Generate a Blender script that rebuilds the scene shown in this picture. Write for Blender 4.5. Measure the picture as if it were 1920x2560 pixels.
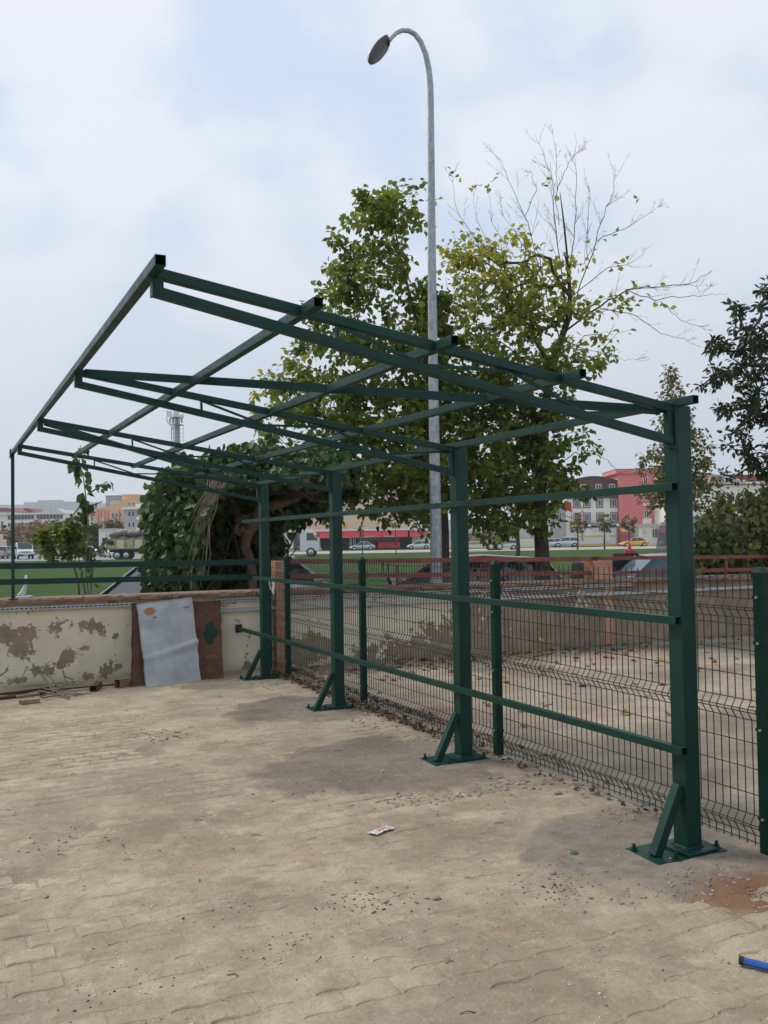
import bpy, math, random
import numpy as np
from mathutils import Vector, Matrix
random.seed(7); RNG = np.random.default_rng(7)
R = math.radians
S = bpy.context.scene
for o in list(bpy.data.objects): bpy.data.objects.remove(o)
COL = S.collection

# ------------------------------------------------------------------ camera
EYE = np.array([0.0, 0.0, 1.6]); FPX = 2200.0; CW, CH = 1920, 2560
PITCH, ROLL, YAW = R(1.7692), R(-0.8993), R(26.777)
FW = np.array([math.sin(YAW)*math.cos(PITCH), math.cos(YAW)*math.cos(PITCH), math.sin(PITCH)])
_rt = np.array([math.cos(YAW), -math.sin(YAW), 0]); _up = np.cross(_rt, FW)
RT = math.cos(ROLL)*_rt + math.sin(ROLL)*_up
UP = -math.sin(ROLL)*_rt + math.cos(ROLL)*_up
cd = bpy.data.cameras.new('camera'); cam = bpy.data.objects.new('camera', cd); COL.objects.link(cam)
cam.matrix_world = Matrix(((RT[0], UP[0], -FW[0], EYE[0]), (RT[1], UP[1], -FW[1], EYE[1]), (RT[2], UP[2], -FW[2], EYE[2]), (0, 0, 0, 1)))
cd.sensor_fit = 'VERTICAL'; cd.sensor_height = 36; cd.lens = 36*FPX/CH
cd.clip_start = 0.05; cd.clip_end = 12000
S.camera = cam

# ------------------------------------------------------------------ world, sun, exposure
SUN_EL, SUN_AZ = R(48), R(-38)      # azimuth from +Y towards +X
w = bpy.data.worlds.new('World'); S.world = w; w.use_nodes = True
nt = w.node_tree; N = nt.nodes; L = nt.links
bg = N['Background']; bg.inputs[1].default_value = 0.1
sky = N.new('ShaderNodeTexSky'); sky.sky_type = 'NISHITA'; sky.sun_disc = False
sky.sun_elevation = SUN_EL; sky.sun_rotation = SUN_AZ; sky.air_density = 1.2; sky.dust_density = 2.5; sky.ozone_density = 1.5
tc = N.new('ShaderNodeTexCoord')
def wnoise(scale, loc, detail, rough, dist=0.0, zs=1.0):
    mp = N.new('ShaderNodeMapping'); mp.inputs['Location'].default_value = loc; mp.inputs['Scale'].default_value = (1, 1, zs)
    L.new(tc.outputs['Generated'], mp.inputs[0])
    n = N.new('ShaderNodeTexNoise'); n.inputs['Scale'].default_value = scale; n.inputs['Detail'].default_value = detail
    n.inputs['Roughness'].default_value = rough; n.inputs['Distortion'].default_value = dist
    L.new(mp.outputs[0], n.inputs[0]); return n.outputs[0]
def wmath(op, a, b, clamp=False):
    m = N.new('ShaderNodeMath'); m.operation = op; m.use_clamp = clamp
    for i, v in enumerate((a, b)):
        if isinstance(v, (int, float)): m.inputs[i].default_value = v
        else: L.new(v, m.inputs[i])
    return m.outputs[0]
c1 = wnoise(3.1, (0.4, 1.3, 0.2), 5, .48, .12, 1.5); c2 = wnoise(7.5, (2.0, .1, .7), 5, .5, .1, 1.6)
cc = wmath('ADD', wmath('MULTIPLY', c1, .72), wmath('MULTIPLY', c2, .28))
mr = N.new('ShaderNodeMapRange'); mr.inputs[1].default_value = .43; mr.inputs[2].default_value = .58; mr.interpolation_type = 'SMOOTHSTEP'
L.new(cc, mr.inputs[0])
# cloud veil: a general pale layer plus brighter puffs
ccol = N.new('ShaderNodeMix'); ccol.data_type = 'RGBA'
ccol.inputs[6].default_value = (3.35, 4.05, 5.15, 1); ccol.inputs[7].default_value = (4.85, 4.95, 5.35, 1)
L.new(mr.outputs[0], ccol.inputs[0])
sep = N.new('ShaderNodeSeparateXYZ'); L.new(tc.outputs['Generated'], sep.inputs[0])
# grey murk low over the horizon
hz = N.new('ShaderNodeMapRange'); hz.inputs[1].default_value = 0.0; hz.inputs[2].default_value = .42; hz.interpolation_type = 'SMOOTHSTEP'
L.new(sep.outputs[2], hz.inputs[0])
mur = N.new('ShaderNodeMix'); mur.data_type = 'RGBA'; mur.inputs[6].default_value = (3.5, 3.7, 4.1, 1)
L.new(hz.outputs[0], mur.inputs[0]); L.new(ccol.outputs[2], mur.inputs[7])
mixs = N.new('ShaderNodeMix'); mixs.data_type = 'RGBA'; mixs.inputs[0].default_value = .93
L.new(sky.outputs[0], mixs.inputs[6]); L.new(mur.outputs[2], mixs.inputs[7]); L.new(mixs.outputs[2], bg.inputs[0])
sd = bpy.data.lights.new('sun', 'SUN'); sd.energy = 1.5; sd.angle = R(15); sd.color = (1, .96, .9)
so = bpy.data.objects.new('sun', sd); COL.objects.link(so)
sdir = Vector((math.sin(SUN_AZ)*math.cos(SUN_EL), math.cos(SUN_AZ)*math.cos(SUN_EL), math.sin(SUN_EL)))
so.rotation_euler = sdir.to_track_quat('Z', 'Y').to_euler()
S.view_settings.view_transform = 'Standard'; S.view_settings.look = 'None'; S.view_settings.gamma = 1
S.view_settings.use_curve_mapping = False; S.view_settings.exposure = 0.86
S.render.engine = 'CYCLES'
S.cycles.volume_step_rate = 5; S.cycles.volume_bounces = 1; S.cycles.transparent_max_bounces = 12; S.cycles.max_bounces = 6

# ------------------------------------------------------------------ positions
GZ = -0.2                                   # street side ground level
def ray(px, py): return FW + RT*(px-CW/2)/FPX - UP*(py-CH/2)/FPX
def at(px, py, dep): return EYE + ray(px, py)*dep
def lat(px, dep, z=GZ):                      # ground point in the direction of column px, dep metres out
    py = 1348 - (px-960)*0.0157
    p = at(px, py, dep); p[2] = z; return p
def gnd(px, py, z=0.0):
    d = ray(px, py); return EYE + d*((z-EYE[2])/d[2])
WA, WY = -0.103, 10.9769
def wallpt(px, py, off=0.0):
    d = ray(px, py); return EYE + d*((WY-off)/(d[1]-WA*d[0]))
def wy(x): return WY + WA*x
CAMR = math.atan2(-math.sin(YAW), math.cos(YAW))     # z rotation whose local +x is camera right

# ------------------------------------------------------------------ noise (numpy)
def vnoise(x, y, seed, sc):
    r = np.random.default_rng(seed); T = r.random((256, 256))
    x = np.asarray(x)*sc; y = np.asarray(y)*sc
    xi = np.floor(x).astype(int); yi = np.floor(y).astype(int); fx = x-xi; fy = y-yi
    fx = fx*fx*(3-2*fx); fy = fy*fy*(3-2*fy)
    a = T[xi % 256, yi % 256]; b = T[(xi+1) % 256, yi % 256]; c = T[xi % 256, (yi+1) % 256]; d = T[(xi+1) % 256, (yi+1) % 256]
    return (a*(1-fx)+b*fx)*(1-fy)+(c*(1-fx)+d*fx)*fy
def fbm(x, y, seed, sc, o=4):
    s = 0; a = .5; t = 0
    for k in range(o): s = s+a*vnoise(x, y, seed+k, sc*2**k); t += a; a *= .5
    return s/t

# ------------------------------------------------------------------ materials
MATS = {}
def mat(name, base, rough=.6, metal=0.0, var=.12, vscale=6.0, bump=0.0, bscale=60.0, spec=.5, dirt=None, dscale=2.0, damt=.5, trans=0.0, coat=0.0, extra=None):
    if name in MATS: return MATS[name]
    m = bpy.data.materials.new(name); m.use_nodes = True; MATS[name] = m
    t = m.node_tree; n = t.nodes; l = t.links; bs = n['Principled BSDF']
    bs.inputs['Roughness'].default_value = rough; bs.inputs['Metallic'].default_value = metal
    bs.inputs['Specular IOR Level'].default_value = spec; bs.inputs['Coat Weight'].default_value = coat
    co = n.new('ShaderNodeTexCoord')
    def noise(sc, det=4, r=.55, off=0.0):
        q = n.new('ShaderNodeTexNoise'); q.inputs['Scale'].default_value = sc; q.inputs['Detail'].default_value = det; q.inputs['Roughness'].default_value = r
        if off:
            mp = n.new('ShaderNodeMapping'); mp.inputs['Location'].default_value = (off, off*.7, off*1.3); l.new(co.outputs['Object'], mp.inputs[0]); l.new(mp.outputs[0], q.inputs[0])
        else: l.new(co.outputs['Object'], q.inputs[0])
        return q.outputs[0]
    def mixc(fac, a, b):
        x = n.new('ShaderNodeMix'); x.data_type = 'RGBA'
        if isinstance(fac, (int, float)): x.inputs[0].default_value = fac
        else: l.new(fac, x.inputs[0])
        for i, v in ((6, a), (7, b)):
            if isinstance(v, tuple): x.inputs[i].default_value = (*v[:3], 1)
            else: l.new(v, x.inputs[i])
        return x.outputs[2]
    def rng(v, a, b, c=0, d=1, smooth=False):
        x = n.new('ShaderNodeMapRange'); x.inputs[1].default_value = a; x.inputs[2].default_value = b; x.inputs[3].default_value = c; x.inputs[4].default_value = d
        if smooth: x.interpolation_type = 'SMOOTHSTEP'
        l.new(v, x.inputs[0]); return x.outputs[0]
    def attr(a):
        x = n.new('ShaderNodeAttribute'); x.attribute_name = a; return x.outputs['Fac']
    def mth(op, a, b):
        x = n.new('ShaderNodeMath'); x.operation = op
        for i, v in enumerate((a, b)):
            if isinstance(v, (int, float)): x.inputs[i].default_value = v
            else: l.new(v, x.inputs[i])
        return x.outputs[0]
    def dobump(h, st, dist=.01):
        b = n.new('ShaderNodeBump'); b.inputs['Strength'].default_value = st; b.inputs['Distance'].default_value = dist
        l.new(h, b.inputs['Height']); l.new(b.outputs[0], bs.inputs['Normal'])
    H = dict(n=n, l=l, bs=bs, co=co, noise=noise, mixc=mixc, rng=rng, attr=attr, mth=mth, bump=dobump, t=t)
    if extra: extra(H); return m
    lo = tuple(c*(1-var) for c in base); hi = tuple(min(1, c*(1+var)) for c in base)
    c = mixc(rng(noise(vscale), .3, .7), lo, hi)
    if dirt: c = mixc(rng(noise(dscale, 6, .65, 3.3), .62-damt*.3, .72, 0, .85), c, dirt)
    l.new(c, bs.inputs['Base Color'])
    l.new(rng(noise(vscale*1.7, 3, .5, 5), .3, .7, max(.02, rough-.08), min(1, rough+.08)), bs.inputs['Roughness'])
    if bump: dobump(noise(bscale, 5, .6), bump)
    if trans: bs.inputs['Transmission Weight'].default_value = trans
    return m

def leafmat(name, cols, tr=.3):
    def f(H):
        n, l, bs = H['n'], H['l'], H['bs']
        a = n.new('ShaderNodeAttribute'); a.attribute_name = 'tint'
        cr = n.new('ShaderNodeValToRGB'); e = cr.color_ramp.elements
        e[0].color = (*cols[0], 1); e[0].position = 0; e[1].color = (*cols[-1], 1); e[1].position = 1
        for i, c in enumerate(cols[1:-1]):
            x = e.new((i+1)/(len(cols)-1)); x.color = (*c, 1)
        l.new(a.outputs['Fac'], cr.inputs[0]); l.new(cr.outputs[0], bs.inputs['Base Color'])
        bs.inputs['Roughness'].default_value = .5; bs.inputs['Specular IOR Level'].default_value = .35
        t = n.new('ShaderNodeBsdfTranslucent'); l.new(cr.outputs[0], t.inputs[0])
        ms = n.new('ShaderNodeMixShader'); ms.inputs[0].default_value = tr
        l.new(bs.outputs[0], ms.inputs[1]); l.new(t.outputs[0], ms.inputs[2]); l.new(ms.outputs[0], n['Material Output'].inputs[0])
    return mat(name, (0, 0, 0), extra=f)

def groundmat(name, a, b, c, grit=.65, blocks=False):
    """dusty ground: three earth tones in drifting patches, fine grit"""
    def f(H):
        noise, mixc, rng, attr, mth = H['noise'], H['mixc'], H['rng'], H['attr'], H['mth']
        geo = H['n'].new('ShaderNodeNewGeometry')
        def wn(sc, det=5, r=.6, off=0.0):
            mp = H['n'].new('ShaderNodeMapping'); mp.inputs['Location'].default_value = (off, off*.6, 0); H['l'].new(geo.outputs['Position'], mp.inputs[0])
            q = H['n'].new('ShaderNodeTexNoise'); q.inputs['Scale'].default_value = sc; q.inputs['Detail'].default_value = det; q.inputs['Roughness'].default_value = r
            H['l'].new(mp.outputs[0], q.inputs[0]); return q.outputs[0]
        v = mixc(rng(wn(1.3, 9, .72), .40, .60), tuple(x*.9 for x in a), tuple(min(1, x*1.06) for x in b))
        v = mixc(rng(wn(.55, 5, .6, 7), .52, .68, 0, .75), v, c)
        v = mixc(rng(wn(5, 8, .75, 3), .47, .66, 0, .6), v, tuple(x*.66 for x in a))
        v = mixc(rng(wn(11, 7, .75, 13), .54, .70, 0, .5), v, tuple(min(1, x*1.28) for x in b))
        v = mixc(rng(wn(48, 6, .85, 1), .55, .66, 0, grit), v, tuple(x*.45 for x in a))
        v = mixc(rng(wn(85, 3, .8, 9), .64, .72, 0, grit), v, (.55, .5, .42))
        v = mixc(attr('stain_dark'), v, (.10, .086, .072))
        v = mixc(attr('mortar'), v, mixc(rng(wn(9, 5, .7, 21), .35, .65), (.185, .158, .128), (.30, .262, .205)))
        v = mixc(attr('stain_rust'), v, (.19, .062, .018))
        v = mixc(attr('stain_red'), v, (.40, .21, .14))
        if blocks:      # every block came out of the mould a slightly different tone
            oi = H['n'].new('ShaderNodeObjectInfo'); t_ = mth('FRACT', mth('ADD', attr('tone'), oi.outputs['Random']), 0)
            hsv = H['n'].new('ShaderNodeHueSaturation'); H['l'].new(rng(t_, 0, 1, .93, 1.09), hsv.inputs['Value']); H['l'].new(v, hsv.inputs['Color']); v = hsv.outputs[0]
        H['l'].new(v, H['bs'].inputs['Base Color']); H['bs'].inputs['Roughness'].default_value = .93; H['bs'].inputs['Specular IOR Level'].default_value = .2
        h = mth('ADD', mth('MULTIPLY', wn(70, 6, .7), .5), mth('MULTIPLY', wn(240, 3, .6, 4), .3))
        H['bump'](mth('ADD', mth('ADD', h, wn(14, 6, .7, 2)), mth('MULTIPLY', wn(32, 5, .7, 8), .6)), .8, .016)
    return mat(name, a, extra=f)

M_DIRT = groundmat('dusty_paving', (.335, .272, .180), (.445, .368, .252), (.285, .236, .176))
M_PAVER = groundmat('concrete_paver', (.35, .284, .19), (.455, .376, .258), (.30, .248, .185), .65, True)
M_COURT = groundmat('court_floor', (.315, .262, .188), (.395, .335, .245), (.27, .235, .19), .4)
M_CONC = mat('rough_concrete', (.20, .172, .14), .92, var=.28, vscale=5, bump=.9, bscale=45, spec=.2, dirt=(.31, .26, .195), dscale=3, damt=.8)
M_STONE = mat('pale_rubble', (.27, .235, .185), .9, var=.35, vscale=20, bump=.4)
def f_green(H):
    noise, mixc, rng = H['noise'], H['mixc'], H['rng']
    c = mixc(rng(noise(3, 5), .35, .65), (.0032, .032, .0225), (.0054, .043, .031))
    c = mixc(rng(noise(40, 3, .6, 4), .62, .78, 0, .25), c, (.007, .036, .027))
    H['l'].new(c, H['bs'].inputs['Base Color'])
    H['l'].new(rng(noise(9, 4, .5, 2), .3, .7, .34, .5), H['bs'].inputs['Roughness'])
    H['bs'].inputs['Specular IOR Level'].default_value = .25
    H['bump'](noise(110, 4, .6), .12, .002)
M_GREEN = mat('dark_green_enamel', (0, 0, 0), extra=f_green)
M_GREEN2 = mat('green_powder_coat', (.003, .031, .020), .55, spec=.22, var=.15, bump=.03)
M_WIRE = mat('dark_mesh_wire', (.016, .022, .014), .5, var=.4, vscale=3)
def f_rust(H):
    noise, mixc, rng = H['noise'], H['mixc'], H['rng']
    c = mixc(rng(noise(5, 7, .65), .35, .65), (.065, .027, .015), (.125, .052, .027))
    c = mixc(rng(noise(25, 5, .6, 4), .55, .75, 0, .6), c, (.075, .033, .02))
    c = mixc(rng(noise(9, 5, .6, 8), .6, .75, 0, .5), c, (.29, .15, .085))
    H['l'].new(c, H['bs'].inputs['Base Color']); H['bs'].inputs['Roughness'].default_value = .85
    H['bump'](noise(80, 5, .6), .35, .004)
M_RUST = mat('rusted_steel', (0, 0, 0), extra=f_rust)
def f_galvsheet(H):
    noise, mixc, rng, attr, mth = H['noise'], H['mixc'], H['rng'], H['attr'], H['mth']
    c = mixc(rng(noise(4, 5), .35, .65), (.265, .275, .27), (.37, .378, .365))
    c = mixc(rng(noise(14, 6, .7, 3), .58, .78, 0, .4), c, (.30, .31, .29))
    r = rng(mth('ADD', mth('MULTIPLY', noise(16, 6, .7, 1), .6), attr('rust')), .60, .76)
    c = mixc(r, c, (.27, .11, .04))
    c = mixc(rng(noise(38, 4, .7, 6), .66, .70, 0, .75), c, (.12, .085, .06))
    H['l'].new(c, H['bs'].inputs['Base Color']); H['bs'].inputs['Roughness'].default_value = .55; H['bs'].inputs['Metallic'].default_value = .15
    H['bump'](noise(30, 3), .1, .004)
M_GALVS = mat('weathered_zinc_sheet', (0, 0, 0), extra=f_galvsheet)
def f_pole(H):
    n, l = H['n'], H['l']
    v = n.new('ShaderNodeTexVoronoi'); v.inputs['Scale'].default_value = 30
    mp = n.new('ShaderNodeMapping'); mp.inputs['Scale'].default_value = (1, 1, .55); l.new(H['co'].outputs['Object'], mp.inputs[0]); l.new(mp.outputs[0], v.inputs[0])
    c = H['mixc'](H['rng'](v.outputs['Color'], .2, .9), (.26, .285, .295), (.40, .43, .44))
    c = H['mixc'](H['rng'](H['noise'](14, 5, .6), .55, .72, 0, .6), c, (.5, .52, .52))
    l.new(c, H['bs'].inputs['Base Color']); H['bs'].inputs['Roughness'].default_value = .5; H['bs'].inputs['Metallic'].default_value = .3
M_POLE = mat('spangled_galvanised', (0, 0, 0), extra=f_pole)
M_GALV = mat('dull_galvanised', (.38, .40, .41), .45, .35, var=.15, vscale=10)
M_LAMP = mat('lamp_housing', (.42, .43, .36), .5, var=.08); M_LENS = mat('lamp_lens', (.035, .034, .026), .4, var=.2)
def f_wall(H):
    noise, mixc, rng, attr, mth = H['noise'], H['mixc'], H['rng'], H['attr'], H['mth']
    c = mixc(rng(noise(2.5, 6, .6), .35, .65), (.62, .545, .39), (.72, .645, .485))
    c = mixc(rng(noise(11, 5, .7, 5), .58, .8, 0, .5), c, (.42, .37, .27))
    u = mixc(rng(noise(6, 5, .6, 3), .35, .65), (.235, .18, .12), (.32, .25, .17))
    k = mth('ADD', mth('MULTIPLY', mth('ADD', mth('MULTIPLY', noise(5.5, 9, .70, 1), .8), mth('MULTIPLY', noise(17, 6, .75, 11), .40)), 1.0), attr('peel'))
    f = rng(k, .703, .713)
    v = mixc(f, c, u)
    v = mixc(rng(attr('grime'), 0, 1, 0, .8), v, (.15, .125, .095))
    H['l'].new(v, H['bs'].inputs['Base Color']); H['bs'].inputs['Roughness'].default_value = .88; H['bs'].inputs['Specular IOR Level'].default_value = .25
    h = mth('SUBTRACT', mth('MULTIPLY', noise(35, 5, .6, 2), .25), f)
    H['bump'](h, .5, .006)
M_WALL = mat('peeling_cream_paint', (0, 0, 0), extra=f_wall)
M_COPING = mat('weathered_coping', (.19, .155, .12), .9, var=.35, vscale=8, bump=.8, bscale=40, dirt=(.25, .12, .07), dscale=5, damt=.7)
M_COPEDGE = mat('terracotta_coping_edge', (.34, .15, .08), .9, var=.4, vscale=9, bump=1.0, bscale=30, dirt=(.13, .09, .065), dscale=9, damt=1.0)
M_PILLAR = mat('orange_painted_render', (.42, .20, .115), .85, var=.15, vscale=8, bump=.4, dirt=(.42, .33, .26), dscale=6, damt=.4)
M_REDRAIL = mat('red_rail_paint', (.15, .028, .026), .6, var=.35, vscale=9, bump=.2, dirt=(.26, .09, .05), dscale=6, damt=.9)
M_BARK = mat('grey_brown_bark', (.085, .062, .045), .9, var=.4, vscale=14, bump=1.0, bscale=35, spec=.2)
M_BARK2 = mat('warm_brown_bark', (.12, .078, .05), .9, var=.4, vscale=14, bump=1.0, bscale=35, spec=.2)
M_TWIG = mat('pale_dry_twig', (.22, .18, .13), .9, var=.3, spec=.2)
M_ASPH = mat('grey_asphalt', (.235, .235, .24), .9, var=.12, vscale=.3, bump=.2)
M_ROAD = mat('pale_road', (.36, .33, .275), .9, var=.12, vscale=.2)
def f_grass(H):
    noise, mixc, rng = H['noise'], H['mixc'], H['rng']
    c = mixc(rng(noise(.35, 6, .6), .35, .65), (.030, .066, .012), (.045, .092, .018))
    c = mixc(rng(noise(9, 5, .7, 4), .45, .75, 0, .6), c, (.06, .11, .028))
    H['l'].new(c, H['bs'].inputs['Base Color']); H['bs'].inputs['Roughness'].default_value = .95; H['bs'].inputs['Specular IOR Level'].default_value = .1
    H['bump'](noise(12, 5, .7), 1.0, .06)
M_GRASS = mat('mown_grass', (0, 0, 0), extra=f_grass)
def flat(name, c, r=.6, **k): return mat(name, c, r, **k)
M_BLACK = flat('black_rubber', (.018, .018, .018), .8)
M_DARK = flat('dark_void', (.012, .012, .012), .7)
M_GLASS = flat('dark_window_glass', (.03, .038, .045), .08, var=.3, spec=.8)
M_CARGLASS = flat('car_glass', (.022, .028, .033), .07, var=.2, spec=.9)
M_WHITE = flat('white_car_paint', (.72, .73, .72), .25, var=.03, coat=.6)
M_SILVER = flat('silver_car_paint', (.47, .49, .50), .3, metal=.3, var=.04, coat=.5)
M_YELLOW = flat('yellow_taxi_paint', (.80, .42, .02), .28, var=.04, coat=.5)
M_NAVY = flat('dark_navy_paint', (.055, .062, .085), .3, var=.08, coat=.6)
M_MAROON = flat('maroon_paint', (.17, .035, .055), .28, var=.1, coat=.6)
M_GREYBLUE = flat('silver_blue_paint', (.20, .225, .26), .25, var=.08, coat=.6)
M_BEIGE = flat('beige_car_paint', (.36, .33, .27), .35, var=.05, coat=.4)
M_CHROME = flat('bright_metal', (.55, .56, .57), .25, metal=.9)
M_HEADL = flat('headlamp_glass', (.62, .63, .62), .15); M_TAILL = flat('red_lamp_glass', (.42, .018, .022), .2)
M_REDP = flat('hydrant_red', (.50, .045, .022), .45, var=.15, vscale=12)
M_SACK = flat('woven_sack', (.24, .215, .19), .95, var=.3, vscale=6, bump=.5)
M_TARP = flat('grey_tarp', (.33, .34, .33), .8, var=.25, vscale=2, bump=.4, bscale=6)
M_YWOOD = flat('faded_yellow_panel', (.46, .42, .22), .8, var=.25, vscale=3)
M_WHITEP = flat('white_plaster', (.80, .78, .70), .85, var=.06, vscale=.4)
M_CREAM = flat('cream_facade', (.74, .60, .42), .85, var=.06, vscale=.4)
M_PINK = flat('pink_facade', (.70, .21, .21), .85, var=.05, vscale=.3)
M_BROWN = flat('brown_mansard', (.095, .052, .045), .8, var=.15, vscale=2)
M_TRIM = flat('dark_brown_surround', (.10, .065, .055), .8)
M_ORANGE = flat('apricot_facade', (.78, .50, .30), .85, var=.05, vscale=.3)
M_GREYF = flat('grey_facade', (.46, .45, .41), .85, var=.07, vscale=.3)
M_AWN = flat('red_awning', (.62, .045, .06), .75, var=.08)
M_AWNV = flat('pink_awning_valance', (.70, .14, .12), .75, var=.05)
M_REDT = flat('red_roof_tiles', (.25, .075, .06), .85, var=.2, vscale=1)
M_YBAND = flat('yellow_band', (.72, .45, .10), .7)
M_PVC = flat('white_frame', (.72, .72, .70), .5, var=.03)
M_SIGN = flat('black_sign', (.02, .022, .028), .4)
M_HILL = flat('wooded_hill', (.05, .065, .05), 1.0, var=.3, vscale=.01)
M_BLUE = flat('blue_plastic', (.012, .085, .34), .35, var=.1)
M_PLAST = flat('clear_wrapper', (.62, .58, .54), .3, var=.1)
M_REDPRINT = flat('red_print', (.55, .03, .06), .4)
M_WOOD = flat('weathered_wood', (.23, .165, .11), .85, var=.3, vscale=15, bump=.5)
M_TUBEY = flat('yellowed_steel_tube', (.26, .205, .115), .6, var=.3, vscale=12, dirt=(.13, .06, .03), damt=.8)

# ------------------------------------------------------------------ mesh builder
class MB:
    def __init__(s): s.v = []; s.f = []; s.m = []
    def quad(s, pts, mi=0):
        b = len(s.v); s.v += [tuple(p) for p in pts]; s.f.append(tuple(range(b, b+len(pts)))); s.m.append(mi); return s
    def box(s, c, d, rz=0, M=None, mi=0, taper=(1, 1)):
        b = len(s.v); X, Y, Z = d[0]/2, d[1]/2, d[2]/2
        for sz in (-1, 1):
            tx, ty = (taper if sz > 0 else (1, 1))
            for sx, sy in ((-1, -1), (1, -1), (1, 1), (-1, 1)):
                p = Vector((sx*X*tx, sy*Y*ty, sz*Z))
                if M is not None: p = M @ p
                elif rz: p = Matrix.Rotation(rz, 3, 'Z') @ p
                s.v.append((p[0]+c[0], p[1]+c[1], p[2]+c[2]))
        for q in ((0, 3, 2, 1), (4, 5, 6, 7), (0, 1, 5, 4), (1, 2, 6, 5), (2, 3, 7, 6), (3, 0, 4, 7)):
            s.f.append(tuple(b+i for i in q)); s.m.append(mi)
        return s
    def beam(s, p0, p1, w, h, up=(0, 0, 1), t=0.0, mi=0):
        """rectangular bar from p0 to p1; t > 0 makes a hollow tube with open ends"""
        p0 = Vector(p0); p1 = Vector(p1); d = (p1-p0).normalized(); u = Vector(up); sd_ = d.cross(u).normalized(); u = sd_.cross(d).normalized()
        def ring(p, a, b_):
            i = len(s.v)
            for x, y in ((-a, -b_), (a, -b_), (a, b_), (-a, b_)): s.v.append(tuple(p+sd_*x+u*y))
            return [i, i+1, i+2, i+3]
        o0, o1 = ring(p0, w/2, h/2), ring(p1, w/2, h/2)
        def strip(A, B):
            for k in range(4): s.f.append((A[k], A[(k+1) % 4], B[(k+1) % 4], B[k])); s.m.append(mi)
        strip(o0, o1)
        if t:
            i0, i1 = ring(p0, w/2-t, h/2-t), ring(p1, w/2-t, h/2-t)
            dd = min(.25, (p1-p0).length*.45)
            j0, j1 = ring(p0+d*dd, w/2-t, h/2-t), ring(p1-d*dd, w/2-t, h/2-t)
            strip(i0, o0); strip(o1, i1); strip(j0, i0); strip(i1, j1)
            s.f.append(tuple(j0)); s.m.append(mi); s.f.append(tuple(j1[::-1])); s.m.append(mi)
        else:
            s.f.append(tuple(o0[::-1])); s.m.append(mi); s.f.append(tuple(o1)); s.m.append(mi)
        return s
    def tube(s, pts, rad, n=8, mi=0, cap=True):
        pts = [Vector(p) for p in pts]; k = len(pts); rad = rad if hasattr(rad, '__len__') else [rad]*k
        prev = None; rings = []
        for i, p in enumerate(pts):
            d = (pts[min(i+1, k-1)]-pts[max(i-1, 0)]); d = d.normalized() if d.length > 1e-9 else Vector((0, 0, 1))
            if prev is None:
                a = Vector((0, 0, 1)) if abs(d.z) < .9 else Vector((1, 0, 0)); sx = d.cross(a).normalized()
            else: sx = (prev-d*prev.dot(d)); sx = sx.normalized() if sx.length > 1e-6 else d.orthogonal().normalized()
            prev = sx; sy = d.cross(sx); b = len(s.v)
            for j in range(n):
                a = 2*math.pi*j/n; q = p+(sx*math.cos(a)+sy*math.sin(a))*rad[i]; s.v.append(tuple(q))
            rings.append(b)
        for a, b in zip(rings, rings[1:]):
            for j in range(n): s.f.append((a+j, a+(j+1) % n, b+(j+1) % n, b+j)); s.m.append(mi)
        if cap:
            s.f.append(tuple(rings[0]+j for j in range(n))[::-1]); s.m.append(mi)
            s.f.append(tuple(rings[-1]+j for j in range(n))); s.m.append(mi)
        return s
    def lathe(s, prof, c=(0, 0, 0), n=16, mi=0, M=None):
        rings = []
        for r, z in prof:
            b = len(s.v)
            for j in range(n):
                a = 2*math.pi*j/n; p = Vector((r*math.cos(a), r*math.sin(a), z))
                if M is not None: p = M @ p
                s.v.append((p[0]+c[0], p[1]+c[1], p[2]+c[2]))
            rings.append(b)
        for a, b in zip(rings, rings[1:]):
            for j in range(n): s.f.append((a+j, a+(j+1) % n, b+(j+1) % n, b+j)); s.m.append(mi)
        s.f.append(tuple(rings[0]+j for j in range(n))[::-1]); s.m.append(mi)
        s.f.append(tuple(rings[-1]+j for j in range(n))); s.m.append(mi)
        return s
    def prism(s, poly, y0, y1, mi=0):
        """side outline (x,z) extruded in y"""
        b = len(s.v); n = len(poly)
        for y in (y0, y1):
            for x, z in poly: s.v.append((x, y, z))
        s.f.append(tuple(range(b, b+n))); s.m.append(mi); s.f.append(tuple(range(b+n, b+2*n))[::-1]); s.m.append(mi)
        for k in range(n): s.f.append((b+(k+1) % n, b+k, b+n+k, b+n+(k+1) % n)); s.m.append(mi)
        return s
    def build(s, name, mats, parent=None, smooth=False, bevel=0, kind=None):
        me = bpy.data.meshes.new(name); me.from_pydata(s.v, [], s.f)
        for m in (mats if isinstance(mats, (list, tuple)) else [mats]): me.materials.append(m)
        if any(s.m): me.polygons.foreach_set('material_index', s.m)
        if smooth: me.polygons.foreach_set('use_smooth', [True]*len(s.f))
        me.update(); o = bpy.data.objects.new(name, me); COL.objects.link(o)
        if parent: o.parent = parent
        if kind: o['kind'] = kind
        if bevel:
            b = o.modifiers.new('b', 'BEVEL'); b.width = bevel; b.segments = 2; b.limit_method = 'ANGLE'; b.harden_normals = False
        return o
def empty(name, loc, rz=0, label=None, cat=None, group=None):
    o = bpy.data.objects.new(name, None); COL.objects.link(o); o.empty_display_size = .1
    o.location = [float(v) for v in loc]; o.rotation_euler = (0, 0, rz)
    if label: o['label'] = label
    if cat: o['category'] = cat
    if group: o['group'] = group
    return o
def tag(o, label, cat, group=None, kind=None):
    o['label'] = label; o['category'] = cat
    if group: o['group'] = group
    if kind: o['kind'] = kind
    return o
def struct(o): o['kind'] = 'structure'; return o
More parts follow.
